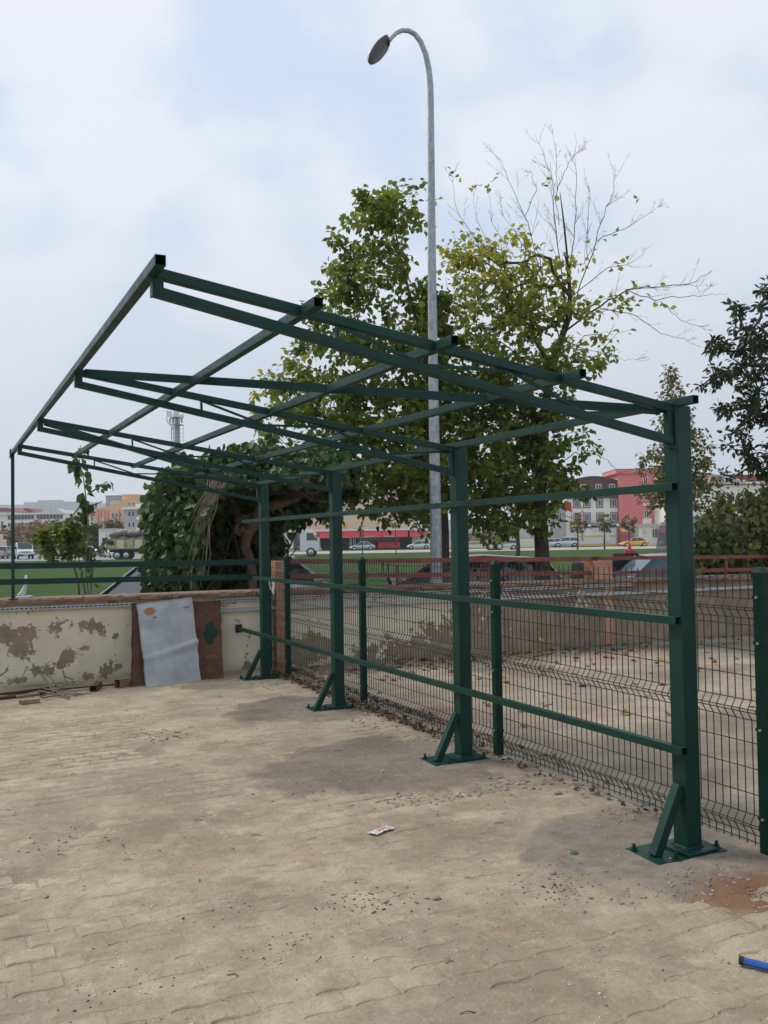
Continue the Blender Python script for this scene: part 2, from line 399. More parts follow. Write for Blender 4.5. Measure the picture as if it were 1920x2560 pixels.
def npmesh(name, V, F, mats, parent=None, smooth=False, attrs=None, kind=None, mi=None):
    """V (n,3), F (m,k) with k 3 or 4"""
    me = bpy.data.meshes.new(name); nv, nf, k = len(V), len(F), F.shape[1]
    me.vertices.add(nv); me.vertices.foreach_set('co', np.ascontiguousarray(V, dtype=np.float32).ravel())
    me.loops.add(nf*k); me.loops.foreach_set('vertex_index', np.ascontiguousarray(F, dtype=np.int32).ravel())
    me.polygons.add(nf); me.polygons.foreach_set('loop_start', np.arange(0, nf*k, k, dtype=np.int32))
    try: me.polygons.foreach_set('loop_total', np.full(nf, k, dtype=np.int32))
    except Exception: pass
    for m in (mats if isinstance(mats, (list, tuple)) else [mats]): me.materials.append(m)
    if mi is not None: me.polygons.foreach_set('material_index', mi.astype(np.int32))
    if smooth: me.polygons.foreach_set('use_smooth', np.ones(nf, dtype=bool))
    me.update(calc_edges=True)
    for a, val in (attrs or {}).items():
        at_ = me.attributes.new(a, 'FLOAT', 'POINT'); at_.data.foreach_set('value', np.ascontiguousarray(val, dtype=np.float32))
    o = bpy.data.objects.new(name, me); COL.objects.link(o)
    if parent: o.parent = parent
    if kind: o['kind'] = kind
    return o
def text(name, body, size, m, parent, loc, rot, depth=.01, sx=1.0):
    cu = bpy.data.curves.new('t', 'FONT'); cu.body = body; cu.size = size; cu.align_x = 'CENTER'; cu.align_y = 'CENTER'; cu.extrude = depth; cu.resolution_u = 2
    t = bpy.data.objects.new('t', cu); COL.objects.link(t); dg = bpy.context.evaluated_depsgraph_get()
    me = bpy.data.meshes.new_from_object(t.evaluated_get(dg)); bpy.data.objects.remove(t)
    me.materials.clear(); me.materials.append(m)
    o = bpy.data.objects.new(name, me); COL.objects.link(o); o.parent = parent; o.location = loc; o.rotation_euler = rot; o.scale = (sx, 1, 1)
    return o
def copychild(src, parent, loc=None, rot=None, sc=None):
    c = src.copy(); COL.objects.link(c); c.parent = parent
    if loc is not None: c.location = loc
    if rot is not None: c.rotation_euler = rot
    if sc is not None: c.scale = sc
    return c

# ================================================================== SETTING: ground
# one big sheet to the horizon on the street side (starts behind the wall)
terr = MB()
terr.quad([(-6000, wy(-30)+3.2, GZ-.05), (6000, wy(-30)+3.2, GZ-.05), (6000, 7000, GZ-.05), (-6000, 7000, GZ-.05)])
terrain = struct(terr.build('terrain', mat('dry_earth', (.2, .19, .13), .95, var=.2, vscale=.05)))
def sheet(name, pts, z, m):
    q = MB(); q.quad([(p[0], p[1], z) for p in pts]); return struct(q.build(name, m))
# asphalt parking strip right behind the wall
def wl(x, off): return np.array([x, wy(x)+off])
q = MB(); q.quad([(*wl(-14, .2), -.03), (*wl(40, .2), -.03), (*wl(40, 13), GZ-.02), (*wl(-14, 13), GZ-.02)]); struct(q.build('parking_strip', M_ASPH))
def near(px, dep):                            # a spot on the sloping strip behind the wall
    p = lat(px, dep); off = p[1]-wy(p[0]); p[2] = -.03+(GZ+.01)*min(1, max(0, (off-.2)/12.8)); return p
def far(px, dep): return lat(px, dep)[:2]
sheet('lawn', [far(-900, 26), far(3000, 26), far(3000, 116), far(1400, 116), far(700, 116), far(300, 98), far(-900, 96)], GZ, M_GRASS)
sheet('parking_lot', [far(-900, 96), far(300, 98), far(700, 116), far(520, 260), far(-900, 260)], GZ+.004, M_ASPH)
sheet('street', [far(700, 116), far(1400, 116), far(3000, 116), far(3000, 142), far(660, 142)], GZ+.008, M_ROAD)
sheet('verge', [far(660, 142), far(1500, 142), far(1500, 152), far(640, 152)], GZ+.012, M_GRASS)

# --- yard: paving blocks half buried in dust
FX = 3.71                                    # line of the mesh fence
def dustlevel(x, y):
    h = (fbm(x, y, 11, .9, 5)-.5)*.013 + (fbm(x, y, 31, 6, 4)-.5)*.009 + (fbm(x, y, 33, 26, 3)-.5)*.005 - .0010
    return np.clip(h, -.0042, .02)
def patchmask(x, y):
    """trampled grey mortar area round the second post and the far posts"""
    n = (fbm(x, y, 51, 1.8, 6)-.5)
    m = 0
    for cx, cy, rx, ry in ((2.78, 5.58, .80, .74), (3.15, 3.38, .56, .50), (3.0, 7.9, .52, .58), (3.0, 9.6, .6, .40)):
        m = np.maximum(m, 1.2-np.sqrt(((x-cx)/rx)**2+((y-cy)/ry)**2)+n*.9+(fbm(x, y, 53, 8, 4)-.5)*.35)
    return np.clip(m*7.0, 0, 1)
PADS = ((3.22, 3.45, .50, .55, 1.0), (3.28, 5.58, .36, .34, .9), (3.2, 7.85, .4, .4, .9), (3.1, 9.85, .5, .3, 1.0), (2.72, 3.62, .18, .10, .9))
def mortar(x, y):
    n = (fbm(x, y, 101, 2.4, 5)-.5); m = np.zeros_like(x)
    for cx, cy, rx, ry, a in PADS:
        m = np.maximum(m, (1.05-np.sqrt(((x-cx)/rx)**2+((y-cy)/ry)**2)+n*1.0)*a)
    pm = patchmask(x, y); lip = np.clip(1-np.abs(pm-.35)*3.2, 0, 1)*np.clip(fbm(x, y, 111, 3.5, 4)*2.4-.8, 0, 1)
    return np.clip(np.maximum(m*7, lip), 0, 1)
def stains(x, y):
    pm = patchmask(x, y)
    d = pm*(.25+.9*fbm(x, y, 71, 2.6, 5))*.68*np.where(y < 4.3, .45, 1)
    for cx, cy, rx, ry, a in ((1.15, 6.9, .55, .28, .55), (.35, 4.6, .5, .35, .45), (.75, 5.2, .5, .3, .35), (1.4, 5.0, .45, .22, .35), (1.2, 3.9, .35, .2, .22)):
        q = 1-np.sqrt(((x-cx)/rx)**2+((y-cy)/ry)**2)+(fbm(x, y, 77, 3.5, 4)-.5)*1.6
        d = np.maximum(d, np.clip(q, 0, 1)*a)
    r = np.clip(1.2-np.sqrt(((x-3.34)/.38)**2+((y-2.74)/.27)**2)+(fbm(x, y, 81, 3, 4)-.5)*1.2, 0, 1)**.7*.95
    red = 0
    for cx, cy, rx, ry in ((1.08, 4.35, .16, .06), (1.75, 4.2, .2, .12), (.93, 3.62, .05, .02), (2.15, 4.05, .14, .09), (2.0, 3.05, .12, .08), (2.95, 4.6, .16, .12)):
        red = np.maximum(red, np.clip((1.15-np.sqrt(((x-cx)/rx)**2+((y-cy)/ry)**2)+(fbm(x, y, 91, 6, 3)-.5))*1.5, 0, 1)*.33)
    return np.clip(d, 0, .8), r, red+np.zeros_like(x)
def gridsheet(name, xs, ys, zf, m, attrs=True, parent=None, kind=None):
    X, Y = np.meshgrid(xs, ys); X = X.ravel(); Y = Y.ravel(); Z = zf(X, Y); nx, ny = len(xs), len(ys)
    i = (np.arange(ny-1)[:, None]*nx+np.arange(nx-1)[None]).ravel(); F = np.stack([i, i+1, i+nx+1, i+nx], 1)
    A = {}
    if attrs: A = dict(zip(('stain_dark', 'stain_rust', 'stain_red'), stains(X, Y))); A['mortar'] = mortar(X, Y)*.8
    return npmesh(name, np.stack([X, Y, Z], 1), F, m, parent, True, A, kind)
def grade(a, b, s0, s1):
    out = [a]; 
    while out[-1] < b: out.append(out[-1]+s0+(s1-s0)*((out[-1]-a)/(b-a)))
    return np.array(out)
def yardz(x, y):
    z = dustlevel(x, y)
    pm = patchmask(x, y)
    z = z*(1-pm)+pm*(.009+(fbm(x, y, 61, 5, 5)-.5)*.028+(fbm(x, y, 67, 22, 3)-.5)*.014)
    mo = mortar(x, y); return z*(1-mo)+mo*(.011+(fbm(x, y, 69, 11, 4)-.5)*.010)
xs = np.arange(-1.4, FX+.06, .0165); ys = grade(1.5, 10.95, .012, .028)
yard = struct(gridsheet('yard_ground', xs, ys, yardz, M_DIRT))
# dusty ground outside the detailed area, left and behind the camera
side = MB()
side.quad([(-14, -6, -.012), (14, -6, -.012), (14, 1.52, -.012), (-14, 1.52, -.012)])
side.quad([(-14, 1.52, -.012), (-1.38, 1.52, -.012), (-1.38, wy(-1.38), -.012), (-14, wy(-14), -.012)])
struct(side.build('outer_yard', M_DIRT))
# paving blocks with waved long edges: 300 nearest singly, the rest joined
PDX, PDY = .190, .126
def blockverts(gap=.0035, ch=.007):
    am = .009; ol = []
    xs_ = [-.5, -.36, -.14, .14, .36, .5]; wv = [0, 1, 1, -1, -1, 0]
    for x, w_ in zip(xs_, wv): ol.append((x*PDX, -PDY/2+am*w_))
    for x, w_ in list(zip(xs_, wv))[::-1]: ol.append((x*PDX, PDY/2+am*w_))
    n = len(ol); v = []
    for z, s_ in ((-.035, gap), (-ch*.8, gap), (0, gap+ch)):
        for x, y in ol: v.append((x*(1-2*s_/PDX), y*(1-2*s_/PDY), z))
    f = []
    for a in (0, n):
        for k in range(n): f.append((a+k, a+(k+1) % n, a+n+(k+1) % n, a+n+k))
    for k in range(n//2-1): f.append((2*n+k, 2*n+k+1, 2*n+n-2-k, 2*n+n-1-k))
    return v, f
bv, bf = blockverts(); NB = len(bv)
slots = []
row = 0; y = 1.6
while y < 10.8:
    x = -1.3+(row % 2)*PDX/2
    while x < FX-.05:
        if y+.05 < wy(x)-.05: slots.append((x, y))
        x += PDX
    y += PDY; row += 1
slots = np.array(slots)
pmv = patchmask(slots[:, 0], slots[:, 1])
slots = slots[pmv < .95]
vis = []
for x, y in slots:
    d = np.array([x, y, 0])-EYE; z = d@FW; u = CW/2+FPX*(d@RT)/z; v = CH/2-FPX*(d@UP)/z
    vis.append((z if (-60 < u < CW+60 and v < CH+90) else 99+z))
order = np.argsort(vis)
bm_ = bpy.data.meshes.new('paver'); bm_.from_pydata(bv, [], bf); bm_.materials.append(M_PAVER)
rest_v = []; rest_f = []
bva = np.array(bv)
for rank, i in enumerate(order):
    x, y = slots[i]; rr = np.random.default_rng(int(x*1000+y*77777) & 0xffffff)
    z = rr.normal(0, .0016); rz = rr.normal(0, .014); tx, ty = rr.normal(0, .009, 2)
    if rank < 300:
        o = bpy.data.objects.new('paver', bm_); COL.objects.link(o); o.parent = yard
        o.location = (x+rr.normal(0, .0015), y+rr.normal(0, .0015), z); o.rotation_euler = (tx, ty, rz)
    elif vis[i] < 99:
        Mx = np.array(Matrix.Rotation(rz, 3, 'Z') @ Matrix.Rotation(tx, 3, 'X') @ Matrix.Rotation(ty, 3, 'Y'))
        b = len(rest_v)*NB; rest_v.append(bva@Mx.T+np.array([x, y, z])); rest_f.append(np.array(bf)+b)
npmesh('pavers', np.concatenate(rest_v), np.concatenate(rest_f), M_PAVER, yard, kind='stuff', attrs=dict(tone=np.repeat(np.random.default_rng(6).random(len(rest_v)), NB)))

M_MORT = mat('trowelled_mortar', (.26, .23, .19), .92, var=.2, vscale=6, bump=.6, bscale=50, spec=.2, dirt=(.20, .17, .14), dscale=3, damt=.7)

# court beyond the fence
def courtz(x, y): return (fbm(x, y, 21, .7, 4)-.5)*.012-.004
def court_attr(x, y):
    d = np.clip((fbm(x, y, 23, .8, 5)-.52)*3, 0, .5); red = np.clip((fbm(x, y, 29, .6, 4)-.60)*5, 0, .25)*(np.abs(y-6) < 3.5)
    return d, x*0, red
xs = np.arange(FX+.05, 15.2, .06); ys = np.arange(1.0, 11, .06)
X, Y = np.meshgrid(xs, ys); nx, ny = len(xs), len(ys); X = X.ravel(); Y = Y.ravel()
i = (np.arange(ny-1)[:, None]*nx+np.arange(nx-1)[None]).ravel(); F = np.stack([i, i+1, i+nx+1, i+nx], 1)
court = struct(npmesh('court_ground', np.stack([X, Y, courtz(X, Y)], 1), F, M_COURT, None, True, dict(zip(('stain_dark', 'stain_rust', 'stain_red'), court_attr(X, Y)))))
curb = MB(); 
for k in range(24):
    y0 = 1.2+k*.40
    curb.box((FX+.03, y0+.195, -.03+RNG.normal(0, .003)), (.12, .385, .08), rz=RNG.normal(0, .01))
curb.build('kerb_stones', M_MORT, yard, bevel=.008, kind='stuff')

# ================================================================== WALL
wall = empty('boundary_wall', (0, WY, 0), math.atan(WA), 'low wall of peeling cream paint with an orange stone coping, closing the yard behind the canopy', 'wall')
WM = Matrix.Rotation(-math.atan(WA), 3, 'Z')
def w2l(p):                                   # world point -> wall local
    q = WM @ Vector((p[0], p[1]-WY, p[2])); return q
def wlx(px, py): return w2l(wallpt(px, py))
# rendered face: fine grid carrying where the paint has come away
blobs = []
for px, py, rx, rz, a in ((12, 1590, .13, .14, .26), (48, 1618, .12, .13, .26), (70, 1578, .10, .09, .22), (60, 1645, .06, .06, .2), (140, 1575, .09, .13, .17), (178, 1562, .05, .08, .16),
                          (243, 1572, .14, .12, .21), (205, 1562, .06, .09, .14), (288, 1590, .04, .06, .22), (167, 1640, .08, .09, .25), (155, 1660, .06, .05, .2), (88, 1680, .1, .08, .2), (121, 1682, .08, .07, .2),
                          (225, 1690, .08, .07, .19), (265, 1676, .11, .08, .22), (295, 1668, .07, .04, .2), (60, 1700, .12, .05, .2), (215, 1620, .04, .03, .2), (580, 1690, .14, .06, .2), (640, 1632, .06, .05, .12), (620, 1660, .05, .1, .1),
                          (784, 1620, .32, .2, .30), (745, 1640, .2, .16, .22)):
    q = wlx(px, py); blobs.append((q.x, q.z, rx, rz, a))
xs = np.arange(-3.0, 16.4, .03); zs = np.arange(-.06, .98, .03)
X, Z = np.meshgrid(xs, zs); X = X.ravel(); Z = Z.ravel(); nx, nz = len(xs), len(zs)
peel = np.full(X.shape, -.012)+.05*(fbm(X, Z, 49, .8, 3)-.5)
for bx, bz, rx, rz, a in blobs: peel = np.maximum(peel, a*1.2*np.exp(-((X-bx)/rx)**2-((Z-bz)/rz)**2)-.02)
bx0 = wlx(1000, 1560).x
right = 1/(1+np.exp(-((X-bx0)*2.2+(.30-Z)*6*np.exp(-np.clip(X-bx0, 0, 9)*.5)+(.3-Z)*2)))
sx = wlx(1450, 1560).x
right = right*(1-.42*np.exp(-((X-sx)/.30)**2-((Z-.62)/.28)**2))*(1-.3*np.exp(-((X-sx-1.9)/.3)**2-((Z-.7)/.12)**2))
peel = np.maximum(peel, right*.28-.04)
peel += np.where(Z > .80, .03, 0)
grime = np.clip((.10-Z)*6, 0, .5)*fbm(X, Z, 41, 4, 4)*1.6+np.clip((Z-.80)*4, 0, .6)*fbm(X, Z, 43, 3, 4)+np.clip(X-bx0-.5, 0, 1)*np.clip((fbm(X, Z*.4, 47, 5, 4)-.45)*2.2, 0, .5)
i = (np.arange(nz-1)[:, None]*nx+np.arange(nx-1)[None]).ravel(); F = np.stack([i, i+1, i+nx+1, i+nx], 1)
yoff = -(fbm(X, Z, 45, 1.5, 3)-.5)*.014
npmesh('render_face', np.stack([X, yoff, Z], 1), F, M_WALL, wall, True, dict(peel=peel, grime=grime))
MB().box((6.7, .135, .40), (19.4, .21, 1.1)).build('wall_core', M_WHITEP, wall)
# coping: slabs with gnawed terracotta lip
cx = -3.0; k = 0
while cx < 16.2:
    ln = 1.15+random.uniform(-.15, .2); n = 26; b = MB(); y0, y1 = -.085, .30
    zt = .985+random.gauss(0, .003)-max(0, cx-4)*.006; zb = zt-.062
    V = []; F = []; M_ = []
    for j in range(n+1):
        x = cx+.006+(ln-.012)*j/n
        e = float(fbm(np.array([x]), np.array([0.0]), 57, 9, 4)[0])-.5; e2 = float(fbm(np.array([x]), np.array([4.0]), 58, 14, 3)[0])-.5
        V += [(x, y1, zb), (x, y1, zt), (x, y0+.02+e*.03, zt+e2*.006), (x, y0+e2*.05, zt-.018+e*.014), (x, y0+.006+e*.05, zb+.006+e2*.022), (x, y0+.05, zb)]
    for j in range(n):
        for q in range(6):
            F.append((j*6+q, j*6+(q+1) % 6, (j+1)*6+(q+1) % 6, (j+1)*6+q)); M_.append(1 if q in (3, 4) else 0)
    F.append(tuple(range(6))[::-1]); M_.append(0); F.append(tuple(n*6+q for q in range(6))); M_.append(0)
    b.v = V; b.f = [f[::-1] for f in F]; b.m = M_; b.build('coping_slab', [M_COPING, M_COPEDGE], wall); cx += ln; k += 1
# slotted steel channel under the coping, a plain second one from the sheets rightwards
def channel(z, x0, x1, slots_, h=.041, nm='strut_channel'):
    nseg = max(1, int((x1-x0)/2.0)); L_ = (x1-x0)/nseg
    for s_ in range(nseg):
        a, bb = x0+s_*L_+.004, x0+(s_+1)*L_-.004; dz = random.gauss(0, .002); q = MB()
        q.box(((a+bb)/2, -.035, z+dz), (bb-a, .030, .003)); q.box(((a+bb)/2, -.035, z+h+dz), (bb-a, .030, .003)); q.box(((a+bb)/2, -.0495, z+h/2+dz), (bb-a, .003, h))
        ch = q.build(nm, M_GALV, wall)
        if slots_:
            sl = MB(); x = a+.04
            while x < bb-.03: sl.box((x, -.0515, z+h/2+dz), (.030, .004, .013)); x += .05
            sl.build('slot', M_DARK, ch, kind='stuff')
xs0 = w2l(wallpt(333, 1515)).x; xr0 = w2l(wallpt(548, 1510)).x
channel(.852, -2.9, xs0+.02, True); channel(.855, xr0-.05, 9.2, True)
channel(.735, xr0-.05, 13.0, False, .042, 'lower_channel')
# orange masonry pillars carrying the red rails
def pillar(xc, wid, z0, z1):
    q = MB(); q.box((xc, .07, (z0+z1)/2), (wid, .30, z1-z0)); q.build('pillar', M_PILLAR, wall, bevel=.012)
pillar(w2l(wallpt(699, 1450)).x, .14, -.02, 1.345); 
p2x = w2l(wallpt(1503, 1450)).x
pillar(p2x, .30, .96, 1.235)
MB().box((p2x+.10, -.008, .44), (.17, .02, .86)).build('painted_strip', M_PILLAR, wall)
# red rails: two runs, a rung in two lengths each
rail = empty('red_railing', (0, WY, 0), math.atan(WA), 'flaking dark red two-bar railing mounted above the wall coping, beyond the mesh fence', 'railing')
xa = w2l(wallpt(705, 1400)).x; xb = w2l(wallpt(1497, 1400)).x
for z0, z1, x0, x1, h_ in ((1.335, 1.262, xa, xb, .062), (1.145, 1.06, xa, xb, .060), (1.272, 1.205, xb-.12, 13.5, .052), (1.05, 1.02, xb, 13.5, .055)):
    q = MB(); q.beam((x0, .04, z0), (x1, .04, z1), .04, h_, t=.003); q.build('rail', M_REDRAIL, rail, bevel=.003)
for x in (xa+1.6, xa+3.0, xb+2.4):
    MB().beam((x, .07, .93), (x, .07, 1.24), .035, .035, up=(0, 1, 0)).build('upright', M_REDRAIL, rail)
tag(MB().box((0, 0, 0), (.05, .012, .012)).build('latch', M_GALV), 'small steel latch tab on the red rail beside the orange pillar', 'latch').location = tuple(wallpt(1450, 1404)+np.array([0, -.06, 0]))

# ================================================================== CANOPY (one welded frame)
can = empty('canopy_frame', (3.33, 3.3, 0), 0, 'dark green welded steel canopy frame on four square posts with a bare sloping roof', 'canopy frame')
OC = Vector((3.33, 3.3, 0))
def cadd(mb, nm, m=M_GREEN, bevel=.003, parent=None, kind=None, smooth=False):
    return mb.build(nm, m, parent or can, bevel=bevel, kind=kind, smooth=smooth)
def P(x, y, z): return Vector((x, y, z))-OC
X0, PW = 3.333, .0975
PY_ = [3.295, 5.4345, 7.6834, 9.7765]
TOP = 2.257
XL, ZL, ZR, DL, DR = .722, 2.648, 2.2615, .1115, .2067
def chordz(x): return ZL+(ZR-ZL)*(x-XL)/(X0-XL)
# base plate set out at an angle towards the camera, bolts, foot brace
for i_, y in enumerate(PY_):
    q = MB(); q.beam(P(X0+PW/2, y+PW/2, .018), P(X0+PW/2, y+PW/2, TOP), PW, PW, up=(0, 1, 0)); cadd(q, 'post', bevel=.006)
    q = MB(); q.box(P(X0+PW/2, y+PW/2, .022), (.215, .215, .012)); pl = cadd(q, 'base_plate')
    q = MB(); q.box(P(X0-.02, y+.06, .008), (.44, .25, .014), rz=-.05); fp = cadd(q, 'foot_plate')
    # weld bead round the post foot
    q = MB(); cs = [(X0-.004, y-.004), (X0+PW+.004, y-.004), (X0+PW+.004, y+PW+.004), (X0-.004, y+PW+.004), (X0-.004, y-.004)]
    for a, b in zip(cs, cs[1:]):
        pts = [P(a[0]+(b[0]-a[0])*t/6+random.gauss(0, .0012), a[1]+(b[1]-a[1])*t/6+random.gauss(0, .0012), .030) for t in range(7)]; q.tube(pts, .006, 6)
    cadd(q, 'weld', bevel=0, smooth=True)
    for bx, by in ((X0-.215, y+.15), (X0-.13, y-.045), (X0+.175, y-.02), (X0+.17, y+.155)):
        q = MB(); c = P(bx, by, 0)
        q.lathe([(.019, .015), (.019, .019)], c, 12); q.lathe([(.0135, .019), (.0135, .032)], c, 6); q.lathe([(.008, .032), (.008, .05)], c, 8)
        bo = cadd(q, 'bolt', bevel=0, parent=pl); 
    q = MB(); q.beam(P(X0-.178, y+.045, .012), P(X0-.005, y+.045, .335), .05, .05, up=(0, 1, 0)); cadd(q, 'foot_brace', bevel=.004)
    # truss
    yc = y+PW/2-.02; TS = .04; yl = yc+.03
    q = MB(); q.beam(P(XL, yl, ZL-TS/2), P(X0, yc, ZR-TS/2), .04, TS); cadd(q, 'top_chord')
    q = MB(); q.beam(P(XL, yl, ZL-DL+TS/2), P(X0, yc, ZR-DR+TS/2), .04, TS); cadd(q, 'bottom_chord')
    q = MB(); q.box(P(XL-.003, yl, ZL-DL/2), (.006, .045, DL+.004)); q.box(P(XL+.019, yl, ZL-DL/2), (.038, .036, DL-TS*1.2)); cadd(q, 'end_plate', bevel=.001)
    q = MB(); q.box(P(X0-.006, yc, ZR-DR/2), (.010, .058, DR+.03)); q.box(P(X0-.028, yc, ZR-DR/2), (.034, .03, DR-.05)); cadd(q, 'end_plate', bevel=.001)
    def tz(x): return ZL+(ZR-ZL)*(x-XL)/(X0-XL)-TS
    def bz(x): return ZL-DL+(ZR-DR-ZL+DL)*(x-XL)/(X0-XL)+TS
    nodes = [(1.485, 't'), (1.90, 'b'), (2.352, 't'), (2.786, 'b'), (3.29, 't')]
    q = MB(); q.beam(P(1.48, yc+.018, bz(1.48)-.003), P(1.48, yc+.018, tz(1.48)+.003), .012, .02, up=(0, 1, 0)); cadd(q, 'web_bar', bevel=0)
    for (xa_, ka), (xb_, kb) in zip(nodes, nodes[1:]):
        za = tz(xa_) if ka == 't' else bz(xa_); zb = tz(xb_) if kb == 't' else bz(xb_)
        q = MB(); q.beam(P(xa_, yc+.018, za), P(xb_, yc+.018, zb), .012, .014); cadd(q, 'web_bar', bevel=0)
# purlins let in flush with the top chords
for x, z, x2, z2, n1 in ((.713, 2.624, .737, 2.650, 10.88), (1.330, 2.537, 1.278, 2.540, 9.90), (1.955, 2.442, 1.898, 2.446, 9.90), (2.640, 2.349, 2.560, 2.352, 9.90), (3.345, 2.270, 3.335, 2.272, 9.90)):
    q = MB(); q.beam(P(x, 3.178, z), P(x2, n1, z2), .04, .0405, t=.003); cadd(q, 'purlin', bevel=.002)
# flat diagonals under the purlins
q = MB(); q.beam(P(XL+.05, PY_[1]+.03, chordz(XL+.05)-.02), P(X0-.03, PY_[0]+.08, chordz(X0)-.022), .012, .047); cadd(q, 'diagonal_brace', bevel=.001)
q = MB(); q.beam(P(XL+.05, PY_[2]+.08, chordz(XL+.05)-.03), P(X0-.02, PY_[3]+.02, chordz(X0)-.03), .012, .047); cadd(q, 'diagonal_brace', bevel=.001)
# side rails on the yard face of the posts
for z, y0, y1 in ((1.842, 3.30, 10.40), (1.167, 3.30, 10.0), (.518, 3.28, wy(3.3)-.01)):
    q = MB(); q.beam(P(X0-.0205, y0, z), P(X0-.0205, y1, z), .04, .04, t=.003, up=(0, 0, 1)); cadd(q, 'side_rail', bevel=.002)
q = MB(); q.box(P(X0-.02, wy(X0)-.012, .52), (.085, .012, .10)); q.box(P(X0-.02, wy(X0)-.03, .52), (.055, .03, .06)); cadd(q, 'wall_flange')
# end post standing on the coping, two rails running back along the wall to the fence
ep = MB(); ep.beam(P(.739, 10.86, .992), P(.739, 10.86, 2.628), .036, .036, up=(0, 1, 0)); cadd(ep, 'end_post')
q = MB(); q.box(P(.739, 10.86, .99), (.10, .09, .008)); cadd(q, 'end_post_foot')
q = MB(); q.box(P(.713, 10.845, 2.64), (.012, .11, .10)); cadd(q, 'corner_plate', bevel=.001)
for z, z1, h_ in ((1.357, 1.337, .068), (1.179, 1.156, .066)):
    q = MB(); q.beam(P(-2.6, 11.33, z+.03), P(3.64, 10.525, z1), .03, h_, t=.003); cadd(q, 'back_rail', bevel=.002)

# ================================================================== MESH FENCE
fence = empty('mesh_fence', (FX, 3.3, 0), 0, 'dark green welded wire mesh fence on capped square posts running behind the canopy posts', 'fence')
FH = 1.405
fy = [1.15, 3.10, 5.47, 7.78, 9.86, 10.53]
pcap = None
for y in fy:
    q = MB(); q.beam((-.035, y-3.3, -.03), (-.035, y-3.3, FH-.02), .058, .058, up=(0, 1, 0)); po = q.build('fence_post', M_GREEN2, fence, bevel=.004)
    c = MB(); c.box((-.035, y-3.3, FH-.014), (.066, .066, .026)); c.box((-.035, y-3.3, FH+.012), (.066, .066, .028), taper=(.25, .25)); c.build('cap', M_GREEN2, po)
    for z in (.18, .62, 1.05, 1.28):
        c = MB(); c.box((-.035, y-3.3, z), (.064, .064, .014)); cl_ = c.build('clip', M_GREEN2, po); c = MB(); c.lathe([(.007, 0), (.007, .010)], (-.067, y-3.3, z), 8, M=Matrix.Rotation(-math.pi/2, 3, 'Y')); c.build('bolt', M_GALV, po)
# wire profile: two bends at each fold
folds = (.12, .70, 1.22)
def prof():
    pts = [(0, .012)]
    for f in folds:
        pts += [(0, f-.055), (-.030, f-.012), (-.030, f+.002), (0, f+.045)]
    pts.append((0, FH-.0)); return pts
pr = prof()
wm = MB(); wm.tube([(x, 0, z) for x, z in pr], .0031, 5)
wme = None
def xat(z):
    for (a, za), (b, zb) in zip(pr, pr[1:]):
        if za <= z <= zb: return a+(b-a)*(z-za)/(zb-za)
    return 0
nw = 0
for k, (ya, yb) in enumerate(zip(fy, fy[1:])):
    a, b = ya+.035-3.3, yb-.035-3.3; q = MB()
    for z in (.03, .065, .108, .122, .165, .27, .40, .53, .645, .688, .702, .745, .87, 1.0, 1.13, 1.165, 1.208, 1.222, 1.265, 1.36):
        q.tube([(xat(z)-.004, a, z), (xat(z)-.004, (a+b)/2, z+random.gauss(0, .002)), (xat(z)-.004, b, z)], .0029, 5)
    panel = q.build('mesh_panel', M_WIRE, fence)
    n = int((b-a)/.05); off = (b-a-n*.05)/2
    for j in range(n+1):
        if wme is None:
            o = wm.build('upright_wire', M_WIRE, panel); wme = o.data
        else:
            o = bpy.data.objects.new('upright_wire', wme); COL.objects.link(o); o.parent = panel
        o.location = (0, a+off+j*.05, 0); o.rotation_euler = (random.gauss(0, .0012), 0, 0); nw += 1

# ================================================================== VEGETATION
LEAF_V = np.array([(0, 0, 0), (.30, -.40, .06), (.62, -.34, .05), (1.0, 0, -.12), (.62, .34, .05), (.30, .40, .06), (.45, 0, -.05)])
LEAF_F = np.array([(0, 1, 6), (1, 2, 6), (2, 3, 6), (3, 4, 6), (4, 5, 6), (5, 0, 6)])
LONG_V = LEAF_V*np.array([1, .62, 1]); IVY_V = np.array([(0, 0, 0), (.10, -.46, .04), (.55, -.42, .03), (1.0, 0, -.15), (.55, .42, .03), (.10, .46, .04), (.42, 0, -.06)])
def unit(v): return v/np.maximum(1e-9, np.linalg.norm(v, axis=-1, keepdims=True))
def leaves(name, pos, dirs, size, tint, m, parent, shape=LEAF_V, upw=1.0, kind='stuff', seed=1):
    r = np.random.default_rng(seed); n = len(pos); d = unit(dirs)
    up = np.array([0, 0, 1.0])*upw + r.normal(0, .55, (n, 3)); s = unit(np.cross(up, d)); nn = np.cross(d, s)
    sz = np.broadcast_to(size, n)[:, None, None]; wd = r.uniform(.8, 1.1, (n, 1, 1)); cur = r.uniform(.4, 2.2, (n, 1, 1))
    V = pos[:, None, :]+sz*(shape[None, :, 0:1]*d[:, None, :]+shape[None, :, 1:2]*wd*s[:, None, :]+shape[None, :, 2:3]*cur*nn[:, None, :])
    F = (np.arange(n)[:, None, None]*len(shape)+LEAF_F[None]).reshape(-1, 3)
    T = np.repeat(np.clip(tint, 0, 1), len(shape))
    return npmesh(name, V.reshape(-1, 3), F, m, parent, False, dict(tint=T), kind)
